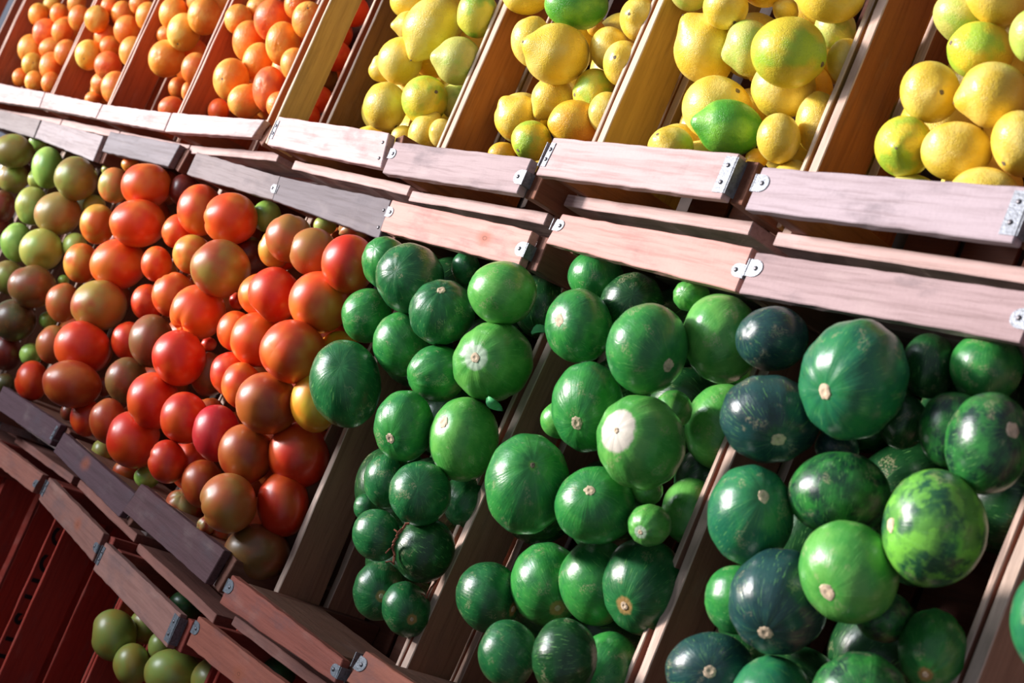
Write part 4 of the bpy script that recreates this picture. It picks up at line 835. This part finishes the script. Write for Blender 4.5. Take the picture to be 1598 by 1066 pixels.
NAMES = {(2,0):('top left crate','crate'),
 (2,1):('leftmost orange crate','crate'),(2,2):('second orange crate','crate'),(2,3):('third orange crate','crate'),(2,4):('fourth orange crate','crate'),
 (2,5):('first lemon crate','crate'),(2,6):('second lemon crate','crate'),(2,7):('third lemon crate','crate'),(2,8):('fourth lemon crate','crate'),
 (1,0):('leftmost tomato crate','crate'),(1,1):('second tomato crate','crate'),(1,2):('third tomato crate','crate'),(1,3):('fourth tomato crate','crate'),(1,4):('fifth tomato crate','crate'),
 (1,5):('first squash crate','crate'),(1,6):('second squash crate','crate'),(1,7):('third squash crate','crate'),(1,8):('fourth squash crate','crate'),
 (0,2):('second bottom crate','crate'),(0,3):('third bottom crate','crate'),(0,4):('fourth bottom crate','crate'),(0,5):('bottom right crate','crate')}
CRATE_LABEL = {
 (2,0):'empty reddish wooden crate at the very top left, left of the leftmost oranges',
 (2,1):'leftmost wooden crate of oranges in the top tier',
 (2,2):'second wooden crate of oranges from the left in the top tier',
 (2,3):'third wooden crate of oranges from the left, cream front board',
 (2,4):'fourth wooden crate of oranges, beside the olive-toned side of the first lemon crate',
 (2,5):'wooden crate with olive-toned side slat, first lemon crate right of the oranges',
 (2,6):'second lemon crate from the left, with a greyish worn front board',
 (2,7):'third lemon crate from the left, pinkish front board with zinc corner straps',
 (2,8):'rightmost lemon crate, wide grey-lavender front board running off the right edge',
 (1,0):'leftmost tomato crate at the left edge, grey end board above olive tomatoes',
 (1,1):'second tomato crate from the left, pale grey end board above green tomatoes',
 (1,2):'third tomato crate from the left, short blue-grey end board above it',
 (1,3):'fourth tomato crate from the left, left half of the long dark-grey boards above',
 (1,4):'rightmost tomato crate, dark-grey end board above and broken purple-grey board below',
 (1,5):'first squash crate, pink end board with a knot above it',
 (1,6):'middle squash crate, plain pink end board with two zinc clips above it',
 (1,7):'right squash crate, wide grey-pink end board above dark squashes',
 (1,8):'squash crate at the bottom right corner, mostly outside the picture',
 (0,1):'empty red wooden crate at the bottom left edge, black gap between its slats',
 (0,2):'empty dark red crate in the bottom tier, left of the pale green tomatoes',
 (0,3):'bottom-tier crate holding pale green tomatoes, pinkish board with zinc straps above them',
 (0,4):'bottom-tier crate right of the pale green tomatoes, orange-brown end board with a knot',
 (0,5):'bottom-tier crate at the bottom edge, below the squash crates'}
GAPS = {}
for (t_, k_, lo_, up_) in CRATES:
    g = []
    for s_ in (0, 1):
        near = 9.0
        for (t2, k2, lo2, up2) in CRATES:
            if t2 == t_ and k2 == k_ + (-1 if s_ == 0 else 1):
                if s_ == 0: near = min(lo_[0][0] - lo2[1][0], up_[0][0] - up2[1][0], lo_[3][0] - lo2[2][0], up_[3][0] - up2[2][0])
                else: near = min(lo2[0][0] - lo_[1][0], up2[0][0] - up_[1][0], lo2[3][0] - lo_[2][0], up2[3][0] - up_[2][0])
        g.append(near)
    offL = max(-.001, min(.007, g[0] * .5 - .0015))
    nextL = max(-.001, min(.007, g[1] * .5 - .0015))
    GAPS[(t_, k_)] = [offL, .007 if g[1] > 1 else max(-.001, min(.020, g[1] - nextL - .0025))]
GAPS[(0, 1)][1] = -.014
GAPS[(2, 4)][1] = .004
def crate(t, k, low, up):
    z = ZT[t]
    org = Vector((min(low[0][0], up[0][0]), low[0][1], z - DEPTH))
    M = LEANM @ Matrix.Translation(org)
    emp = thing('fruit_crate', CRATE_LABEL.get((t, k), 'outermost wooden crate of the bottom tier at the far left' if t == 0 else 'lemon crate to the right of the rightmost one in view'), 'crate', M, 'leaning wooden crates')
    low = [(q[0] - org.x, q[1] - org.y) for q in low]; up = [(q[0] - org.x, q[1] - org.y) for q in up]
    Z = DEPTH
    lc = LOWC.get((t, k), '#7a3a2c'); uc = UPC.get((t, k), '#c8b0a6' if t == 2 else '#9a6a5c')
    sc = SIDE.get((t, k), '#7e5a48' if t == 1 else '#a83c2e')
    rim = .011
    for e, (q, col) in enumerate(((low, lc), (up, uc))):
        kn = KNOT.get((t, k, e))
        slab('end_board', (*q[0], Z), (*q[1], Z), (*q[2], Z), (*q[3], Z), rim, col, emp, wear=.75 if col in ('#bba6a4','#c4b8bb','#b9a8a6','#6e6a6c','#827c7a','#7d7c7e') else .65, knot=kn, seg=16)
        yo, yi = (0, 3) if e == 0 else (3, 0)
        # corner posts under the board
        pc = '#7a4a34' if t == 2 else ('#6e4436' if t == 1 else '#8a3c30')
        for s in (0, 1):
            a = q[0] if s == 0 else q[1]; b = q[3] if s == 0 else q[2]
            x0 = a[0] + .001 if s == 0 else a[0] - .016 - .001; x0b = b[0] + .001 if s == 0 else b[0] - .017
            o = slab('corner_post', (x0 + .016, a[1] + .001, 0.001), (x0 + .016, a[1] + .001, Z - rim - .0005), (x0b + .016, b[1] - .001, Z - rim - .0005), (x0b + .016, b[1] - .001, .001), .016, pc, emp, .3, seg=4)
        # slats across the outside of the end
        sgn = -1 if e == 0 else 1
        y0, y1 = (q[0][1], q[1][1]) if e == 0 else (q[3][1], q[2][1])
        xa, xb = (q[0][0], q[1][0]) if e == 0 else (q[3][0], q[2][0])
        cc = '#dcc2b8' if t == 2 else ('#b9a8a0' if t == 1 else '#97695c')
        for zh, zl in ((Z - .047, Z - .105), (Z - .120, Z - .185)):
            if sgn < 0: slab('end_slat', (xa, y0 - .0125, zh), (xb, y1 - .0125, zh), (xb, y1, zh), (xa, y0, zh), zh - zl, cc, emp, .5)
            elif t == 1: slab('end_slat', (xa, y0 - .0125, zh), (xb, y1 - .0125, zh), (xb, y1, zh), (xa, y0, zh), zh - zl, cc, emp, .5)
            else: slab('end_slat', (xa, y0, zh), (xb, y1, zh), (xb, y1 + .0125, zh), (xa, y0 + .0125, zh), zh - zl, cc, emp, .5)
        if t == 1 and e == 0:
            ya, yb = q[3][1] - .010, q[2][1] - .010
            slab('inner_end_board', (q[3][0] + .019, ya, Z - rim - .001), (q[2][0] - .019, yb, Z - rim - .001), (q[2][0] - .019, yb + .009, Z - rim - .001), (q[3][0] + .019, ya + .009, Z - rim - .001), .10, '#7a5444', emp, .3)
    # side slats
    top = {True: .010}.get(t == 2 and k <= 4, .060)
    if (t, k) == (2, 5): bandsL = [(.000, .042), (.070, .130), (.142, .190)]
    elif top < .02: bandsL = [(.010, .066), (.078, .134), (.146, .192)]
    else: bandsL = [(.060, .120), (.133, .190)]
    bandsR = [(.010, .060), (.082, .134), (.146, .192)] if top < .02 else [(.060, .120), (.133, .190)]
    for s, bands in ((0, bandsL), (1, bandsR)):
        off = GAPS[(t, k)][s]
        th = (.0055 if s else .0105) if (t == 1 or k >= 6) else .0055
        if s == 0: X0, X1 = low[0][0] - off, up[0][0] - off
        else: X0, X1 = low[1][0] + off - th, up[1][0] + off - th
        q0, q1 = (low[0], up[3]) if s == 0 else (low[1], up[2])
        for j, (d0, d1) in enumerate(bands):
            if (t, k, s, j) == (2, 5, 0, 0): cc = '#c8a468'
            elif (t, k, s) == (2, 5, 0): cc = '#8a5f3c'
            else: cc = sc
            yboard('side_slat', X0 + th, X1 + th, q0[1] + .002, q1[1] - .002, Z - d1, Z - d0, th, cc, emp, .3)
    # bottom planks
    wx0, wx1 = low[0][0] + .004, low[1][0] - .004
    n = 4
    for j in range(n):
        a = wx0 + (wx1 - wx0) * (j + .06) / n; b = wx0 + (wx1 - wx0) * (j + .94) / n
        da = up[0][0] - low[0][0]
        slab('bottom_plank', (a, low[0][1] + .004, .0), (b, low[1][1] + .004, .0), (b + da, up[2][1] - .004, .0), (a + da, up[3][1] - .004, .0), .006, '#5e3424' if t else '#8e3226', emp, .3, seg=6)
    for (tt, kk, e, s), kind in STRAPS.items():
        if (tt, kk) == (t, k): strap(emp, (low, up)[e], s, kind, Z)
    return emp
for t, k, low, up in CRATES:
    emp = crate(t, k, low, up)
    if (t, k) in ((0, 1),):     # black stencilled letters on the outside of its right side, read up the slope
        q = up[1]; o0 = Vector((min(low[0][0], up[0][0]), low[0][1]))
        for j, (ch, y, sz) in enumerate((('C', .115, .034), ('C', .160, .034), ('I', .189, .034), ('I', .216, .034), ('S', .252, .034), ('I', .286, .034), ('I', .314, .034))):
            cu = bpy.data.curves.new('stencilled_letter', 'FONT'); cu.body = ch; cu.size = sz * 1.25; cu.extrude = .0002; cu.offset = .0012
            cu.align_x = 'CENTER'; cu.align_y = 'CENTER'
            tmp = bpy.data.objects.new('tmp', cu); C.objects.link(tmp)
            me = bpy.data.meshes.new_from_object(tmp.evaluated_get(bpy.context.evaluated_depsgraph_get()))
            bpy.data.objects.remove(tmp); bpy.data.curves.remove(cu)
            me.name = 'stencilled_letter'; me.materials.clear(); me.materials.append(MT['ink'])
            o = bpy.data.objects.new('stencilled_letter', me); C.objects.link(o); o.parent = emp
            X = up[1][0] - o0.x - .0138 + (low[1][0] - up[1][0]) * (y + .01) / .5
            o.matrix_local = Matrix(((0, 0, 1, X), (1, 0, 0, q[1] - o0.y - y + .06), (0, 1, 0, DEPTH - .082), (0, 0, 0, 1)))
            o.color = (0, 0, 0, 1)

# shelves and legs of the rack the crates lean on
n = 0
for t, (ya, yb) in {2: (.50, 1.06), 1: (-.02, .52), 0: (-.60, -.02)}.items():
    zz = ZT[t] - DEPTH - .0075
    n += 1
    tag(box_obj('trim_%d' % n, (-.4, ya, zz - .018), (2.75, yb, zz), MT['rack'], M=LEANM), kind='structure')
for x in (-.3, 1.15, 2.6):
    for y in (-.5, .2, .9):
        n += 1
        p = W3(x, y, -.272)
        tag(box_obj('trim_%d' % n, (p.x - .03, p.y - .03, 0), (p.x + .03, p.y + .03, p.z), MT['rack']), kind='structure')

# ------------------------------------------------------------------ fruit
COL = {  # kind: code: (skin, second tone, words)
 'orange': {'o': ('#f2761a','#f79a38','bright orange'),'or': ('#ea5a1a','#f27a2c','deep orange'),'oy': ('#f28f24','#f6b24a','golden orange'),'y': ('#eba832','#f0c65a','yellowish'),'g': ('#7a6428','#8f7a34','olive-green')},
 'lemon': {'y': ('#e8c640','#eed46a','yellow'),'yo': ('#eeb22a','#f0c23a','orange-yellow'),'yg': ('#d2cf6a','#b0c856','pale yellow-green'),'yg2': ('#d6d04a','#8cbf3c','half green, half yellow'),'ygr': ('#e2cc38','#a6c638','yellow, green-tinged'),'g': ('#4a9c2e','#7cc03c','green')},
 'tomato': {'ol': ('#8a7436','#8f9a44','olive-brown'),'gt': ('#a8a84c','#9fb858','pale green'),'g': ('#7fa843','#a2c45c','green'),'olt': ('#a08a48','#a3703a','tan olive'),'olb': ('#7c5a2e','#8c4426','olive-and-rust'),'old': ('#54522c','#5a3c22','dark olive'),
   'br': ('#6e3a20','#7c2a18','brown'),'dr': ('#5a1a12','#6e2016','dark red'),'og': ('#d0783a','#b0a04c','orange, green-tinged'),'ro': ('#de4612','#e47426','orange-red'),'o': ('#de661e','#d09a38','orange'),'ob': ('#b85a2a','#a87434','orange-brown'),
   'r': ('#cc2a0c','#da5018','red'),'rb': ('#a23a14','#b05c20','brownish red'),'cr': ('#b81420','#b82428','crimson'),'oly': ('#a0883a','#a84a24','yellow-olive'),'yo': ('#e2861e','#d8b030','golden'),'lump': ('#b0522e','#a89a5c','ribbed lumpy')},
 'squash': {'d': ('#1a5a30','#2c7a40','dark green'),'m': ('#257438','#3c943e','mid-green'),'l': ('#44943e','#6fb452','light green'),'k': ('#12401e','#1f5428','blackish green'),'b': ('#1c3a3c','#24504a','blue-black'),'tl': ('#1f6648','#2c8048','teal-green'),'v': ('#123228','#2f7c34','dark mottled green'), 'vl': ('#1c5034','#74bc44','bright mottled green')},
 'gtom': {'a': ('#8a9a4a','#98873a','pale green'),'dk': ('#1f4a24','#2a5a2a','dark green')}}
KINDW = {'orange': 'orange', 'lemon': 'lemon', 'tomato': 'tomato', 'squash': 'round squash', 'gtom': 'tomato'}
ORD = 'highest,second,third,fourth,fifth,sixth,seventh,eighth,ninth,tenth,eleventh,twelfth,thirteenth,fourteenth,fifteenth'.split(',')
_cache = {}
def sphere(ns, nr):
    if (ns, nr) in _cache: return _cache[(ns, nr)]
    V = [(0, 0, 1)]
    for j in range(1, nr):
        th = math.pi * j / nr
        for i in range(ns):
            ph = 2 * math.pi * i / ns
            V.append((math.sin(th) * math.cos(ph), math.sin(th) * math.sin(ph), math.cos(th)))
    V.append((0, 0, -1))
    F = []
    for i in range(ns): F.append((0, 1 + i, 1 + (i + 1) % ns))
    for j in range(nr - 2):
        for i in range(ns):
            a = 1 + j * ns + i; b = 1 + j * ns + (i + 1) % ns
            F.append((a, a + ns, b + ns, b))
    e = 1 + (nr - 2) * ns; l = len(V) - 1
    for i in range(ns): F.append((e + i, l, e + (i + 1) % ns))
    _cache[(ns, nr)] = (np.array(V), F); return _cache[(ns, nr)]
def shape(kind, D, code, fl, r):
    th = np.arccos(np.clip(D[:, 2], -1, 1)); ph = np.arctan2(D[:, 1], D[:, 0])
    R = np.ones(len(D)); s1, s2, s3 = r.random() * 6.28, r.random() * 6.28, r.random() * 6.28
    k = 1.9 if kind == 'squash' else 1.0
    R += k * (.012 * np.sin(2 * D[:, 0] + s1) + .012 * np.sin(2.5 * D[:, 1] + s2) + .01 * np.sin(3 * D[:, 2] + s3))
    if kind in ('tomato', 'gtom'):
        n = r.choice((4, 5, 5, 6)); A = r.choice((.0, .008, .02, .03)) if code != 'lump' else .15
        if kind == 'gtom': A = .004
        amp = A * (np.exp(-(th / 1.0) ** 2) + .35 * np.sin(th))
        R += amp * (np.abs(np.cos(n * ph / 2 + s1)) * 2 - 1)
        R -= .17 * np.exp(-(th / .30) ** 2)
        R -= .05 * np.exp(-((math.pi - th) / .35) ** 2)
        if r.random() < .3 and code != 'lump':      # one crease
            d = np.angle(np.exp(1j * (ph - s2)))
            R -= .05 * np.exp(-(d / .16) ** 2) * np.sin(th) * np.exp(-(th / 1.5) ** 2)
    elif kind == 'orange':
        R -= .05 * np.exp(-(th / .12) ** 2)
        R += .006 * np.cos(5 * ph + s1) * np.exp(-(th / .5) ** 2)
    elif kind == 'lemon':
        long_ = .17 if fl in ('t', 't1', 't-') else .05
        R += long_ * np.exp(-(th / .30) ** 2) - .035 * np.exp(-((th - .62) / .25) ** 2)
        R += (.08 if fl != 's' else .10) * np.exp(-((math.pi - th) / .30) ** 2)
        if fl == 's': R -= .035 * np.exp(-(th / .10) ** 2)
        R += .010 * np.cos(3 * ph + s1) * np.exp(-((th - .5) / .5) ** 2)
    elif kind == 'squash':
        n = 10
        R += r.choice((.006, .010, .015)) * np.cos(n * ph + s1) * np.sin(th)
        R -= .05 * np.exp(-(th / .28) ** 2) + .04 * np.exp(-((math.pi - th) / .3) ** 2)
        d = np.angle(np.exp(1j * (ph - s2)))
        R -= .012 * np.exp(-(d / .10) ** 2) * np.sin(th)
        R += .02 * np.sin(2 * ph + s3) * np.sin(th) ** 2
    return R
def fruit_mesh(kind, code, fl, abc, q, pole, seed):
    r = random.Random(seed)
    D, F = sphere(44, 30) if kind in ('squash', 'tomato') else sphere(36, 24)
    R = shape(kind, D, code, fl, r)
    pz = Vector(pole).normalized()
    rot = pz.to_track_quat('Z', 'Y').to_matrix() @ Matrix.Rotation(r.random() * 6.28, 3, 'Z')
    M = np.array(LEANM.to_3x3()) @ np.array(Quaternion(q).to_matrix()) @ np.diag(abc) @ np.array(rot)
    V = (D * R[:, None]) @ M.T
    me = bpy.data.meshes.new(KINDW[kind].replace(' ', '_'))
    me.from_pydata(V.tolist(), [], F)
    at = me.attributes.new('P0', 'FLOAT_VECTOR', 'POINT'); at.data.foreach_set('vector', D.astype(np.float32).ravel())
    me.polygons.foreach_set('use_smooth', [True] * len(F))
    me.materials.append(MT[kind]); me.update()
    return me, M, r, float(R[0])
def disc_part(name, M, rad, lift, mat, parent, r, n=14, dome=.02, wobble=.16):
    """Stem scar: a small raised disc sitting on the pole of the fruit (M maps the unit fruit to the world)."""
    V = []; F = []
    rings = (1.0, .8, .45)
    hs = (lift - .03, lift + dome * .6, lift + dome)
    for k, (rr, h) in enumerate(zip(rings, hs)):
        for i in range(n):
            a = 2 * math.pi * i / n; w = 1 + r.uniform(-wobble, wobble)
            V.append(M @ np.array((rad * rr * w * math.cos(a), rad * rr * w * math.sin(a), h)))
    V.append(M @ np.array((0, 0, lift + dome * .3)))
    for k in range(2):
        for i in range(n):
            a = k * n + i; b = k * n + (i + 1) % n; F.append((a, b, b + n, a + n))
    for i in range(n): F.append((2 * n + i, 2 * n + (i + 1) % n, 3 * n))
    me = bpy.data.meshes.new(name); me.from_pydata([tuple(v) for v in V], [], F); me.materials.append(MT[mat])
    o = bpy.data.objects.new(name, me); C.objects.link(o); o.parent = parent
    return o
PATCH = {'w': (.30, '#a9bda4'), 'W': (.44, '#c9bdb2'), 't': (.20, '#b08a50'), 's': (.0, '#d8c0a2'), 'n': (.10, '#6aa040')}
# labels: within a crate, fruit of one look and one state are told apart by their order from the top
rank_of = {}
groups = {}
for i, f in enumerate(FRUIT):
    kind, t, k, code, fl, rk = f[:6]
    groups.setdefault((t, k, kind, code, rk > 0), []).append((f[-1], i))
for key, L in groups.items():
    L.sort()
    for n_, (_, i) in enumerate(L): rank_of[i] = (n_, len(L))
GROUPN = {'orange': 'oranges in the top-tier crates', 'lemon': 'lemons in the top-tier crates', 'tomato': 'tomatoes heaped in the middle tier', 'squash': 'round squashes heaped in the middle tier', 'gtom': 'pale green tomatoes in the bottom tier'}
def crate_name(t, k): 
    return NAMES.get((t, k), ('bottom crate', ''))[0] if (t, k) != (2, 0) else 'top left crate'
for i, f in enumerate(FRUIT):
    kind, t, k, code, fl, rk, x, y, z, a, b, c, qw, qx, qy, qz, n1, n2, n3, _ = f
    me, M, r, top_ = fruit_mesh(kind, code, fl, (a, b, c), (qw, qx, qy, qz), (n1, n2, n3), 100 + i)
    c1, c2, words = COL[kind][code]
    name = {'gtom': 'tomato', 'squash': 'round_squash'}.get(kind, kind)
    o = bpy.data.objects.new(name, me); C.objects.link(o); o.location = W3(x, y, z)
    v = 1 + r.uniform(-.08, .08)
    A = lin(c1); B = lin(c2)
    o.color = (A[0] * v, A[1] * v, A[2] * v, 1); o['tint'] = [B[0], B[1], B[2]]
    n_, tot = rank_of[i]
    extra = {'w': ' with a whitish scar', 'W': ' with big white scar', 's': ' with stem scar' if kind == 'squash' else ''}.get(fl, '')
    hid = rk > 0
    if hid: extra = ''
    w = '%s %s%s%s' % (words, KINDW[kind], extra, ' half hidden' if hid else '')
    if tot == 1: lab = 'only %s in the %s' % (w, crate_name(t, k))
    elif n_ == 0: lab = '%s, topmost in the %s' % (w, crate_name(t, k))
    elif n_ == tot - 1 and tot > 2: lab = '%s, lowest such in the %s' % (w, crate_name(t, k))
    else: lab = '%s, %s from the top in the %s' % (w, {0: 'first'}.get(n_, ORD[n_]), crate_name(t, k))
    while len(lab.split()) > 16: lab = lab.replace(' with big white scar', ', white-scarred').replace(' half hidden', ' behind', 1) if ' with big' in lab else ' '.join(lab.split()[-16:])
    tag(o, lab, {'squash': 'squash', 'gtom': 'tomato'}.get(kind, kind), GROUPN[kind])
    if kind == 'squash':
        o['mottle'] = (.6 if code == 'vl' else .45) if code in ('v', 'vl') else (.25 if code in ('m', 'tl') else .1)
        pr, pc = PATCH.get(fl, (0, '#d8c0a2')); o['patch'] = float(pr); o['patch_tint'] = list(lin(pc)[:3])
        if fl in ('s', 'w', 'W', 't', 'n'):
            rad = {'s': .17, 'w': .15, 'W': .07, 't': .10, 'n': .07}[fl] * r.uniform(.85, 1.15)
            disc_part('stem_scar', M, rad, top_ + .006, 'cork' if fl != 'n' else 'corkdark', o, r)
    elif kind == 'lemon' and fl == 's':
        disc_part('stem_button', M, .095, top_ + .012, 'corkdark', o, r, n=9, dome=.012)
    elif kind == 'lemon' and fl in ('t', 't1'):
        disc_part('tip_scar', M, .05, top_ - .002, 'corkdark', o, r, n=8, dome=.01)
    elif kind == 'orange' and fl == '' and abs(n3) > .4 and r.random() < .55 and a > .02:
        disc_part('stem_button', M, .07, top_ + .008, 'corkdark', o, r, n=8, dome=.01)
# fruit lying deeper in the crates, seen only through the gaps
protos = {}
for kind, t, k, x, y, z, rad in DEEP:
    code = {'orange': 'o', 'lemon': 'y', 'tomato': 'rb', 'squash': 'k', 'gtom': 'a'}[kind]
    if kind == 'tomato' and k <= 1: code = 'old'
    if (kind, code) not in protos:
        me, M, r, top_ = fruit_mesh(kind, code, '', (1, 1, 1), (1, 0, 0, 0), (.3, .4, .8), 7)
        protos[(kind, code)] = me
    nm = {'gtom': 'tomato', 'squash': 'round_squash'}.get(kind, kind)
    o = bpy.data.objects.new(nm, protos[(kind, code)]); C.objects.link(o)
    o.location = W3(x, y, z); o.scale = (rad, rad, rad); o.rotation_euler = (rnd.random() * 6, rnd.random() * 6, 0)
    c1, c2, words = COL[kind][code]; o.color = lin(c1); o['tint'] = list(lin(c2)[:3])
    if kind == 'squash': o['mottle'] = .1; o['patch'] = 0.0; o['patch_tint'] = [0.1, 0.1, 0.1]
    tag(o, '%s lying deep beneath the others in the %s' % (KINDW[kind], crate_name(t, k)), {'squash': 'squash', 'gtom': 'tomato'}.get(kind, kind), 'deep %ss in the %s' % (KINDW[kind], crate_name(t, k)))

# ------------------------------------------------------------------ bits of leaf, dry tendrils, ink marks
def leaf(x, y, z, L, turn, label):
    V = []; F = []; n = 6
    for i in range(n + 1):
        u = i / n; w = L * .26 * math.sin(math.pi * min(1, u * .94 + .06)) ** .8
        for s in (-1, 0, 1):
            V.append((u * L - L / 2, s * w, .004 * math.sin(u * 5) + (.003 if s else 0) + .0012))
    for i in range(n):
        for s in (0, 1):
            a = i * 3 + s; F.append((a, a + 3, a + 4, a + 1))
    m = len(V); V += [(p[0], p[1], p[2] - .0009) for p in V]
    F += [tuple(m + q for q in reversed(f)) for f in F]
    me = bpy.data.meshes.new('leaf'); me.from_pydata(V, [], F); me.materials.append(MT['leaf'])
    me.polygons.foreach_set('use_smooth', [True] * len(F))
    o = bpy.data.objects.new('leaf', me); C.objects.link(o)
    o.matrix_world = LEANM @ Matrix.Translation((x, y, z)) @ Matrix.Rotation(turn, 4, 'Z') @ Matrix.Rotation(.6, 4, 'Y')
    tag(o, label, 'leaf', 'bits of leaf among the squashes'); return o
leaf(1.768, .305, -.010, .020, -.5, 'torn pale green leaf bit beside the divider, right of the first squash crate fruit')
leaf(1.780, .388, -.020, .022, .9, 'small green leaf tip against the divider, high in the first squash crate')
def tendril(pts, label, rad=.0011):
    """Twisted dry string: a thin tube through the points with short side roots."""
    r = random.Random(len(pts) * 7 + int(pts[0][1] * 1000)); V = []; F = []
    def tube(P, r0):
        base = len(V)
        for i, p in enumerate(P):
            t = (P[min(i + 1, len(P) - 1)] - P[max(i - 1, 0)]).normalized()
            u = t.orthogonal().normalized(); v = t.cross(u)
            for k in range(5):
                a = k * 1.2566; V.append(tuple(p + (u * math.cos(a) + v * math.sin(a)) * r0))
        for i in range(len(P) - 1):
            for k in range(5):
                a = base + i * 5 + k; b_ = base + i * 5 + (k + 1) % 5; F.append((a, b_, b_ + 5, a + 5))
    P = [Vector(p) for p in pts]; Q = []
    for i in range(len(P) - 1):
        for j in range(6):
            q = P[i].lerp(P[i + 1], j / 6); Q.append(q + Vector((r.uniform(-1, 1), r.uniform(-1, 1), r.uniform(-.6, 1))) * .0018)
    Q.append(P[-1]); tube(Q, rad)
    for i in range(3, len(Q), 5):
        d = Vector((r.uniform(-1, .3), r.uniform(-1, 1), r.uniform(.2, 1))).normalized() * .009
        tube([Q[i], Q[i] + d * .5 + Vector((0, .002, 0)), Q[i] + d], rad * .6)
    me = bpy.data.meshes.new('dry_tendril'); me.from_pydata(V, [], F); me.materials.append(MT['twig'])
    o = bpy.data.objects.new('dry_tendril', me); C.objects.link(o); o.matrix_world = LEANM
    tag(o, label, 'tendril', 'dry tendrils in the first squash crate'); return o
tendril([(1.738, .150, -.052), (1.738, .136, -.050), (1.739, .122, -.052), (1.737, .100, -.051)], 'reddish dry tendril lying on the divider top, upper of two')
tendril([(1.736, .092, -.051), (1.737, .078, -.050), (1.730, .066, -.054), (1.716, .058, -.060)], 'reddish dry tendril by the lowest squash of the first squash crate')
tendril([(1.748, .166, .016), (1.742, .152, .018), (1.738, .138, .014), (1.740, .122, .006)], 'brown dry tendril hanging between two dark squashes in the first squash crate', .0013)
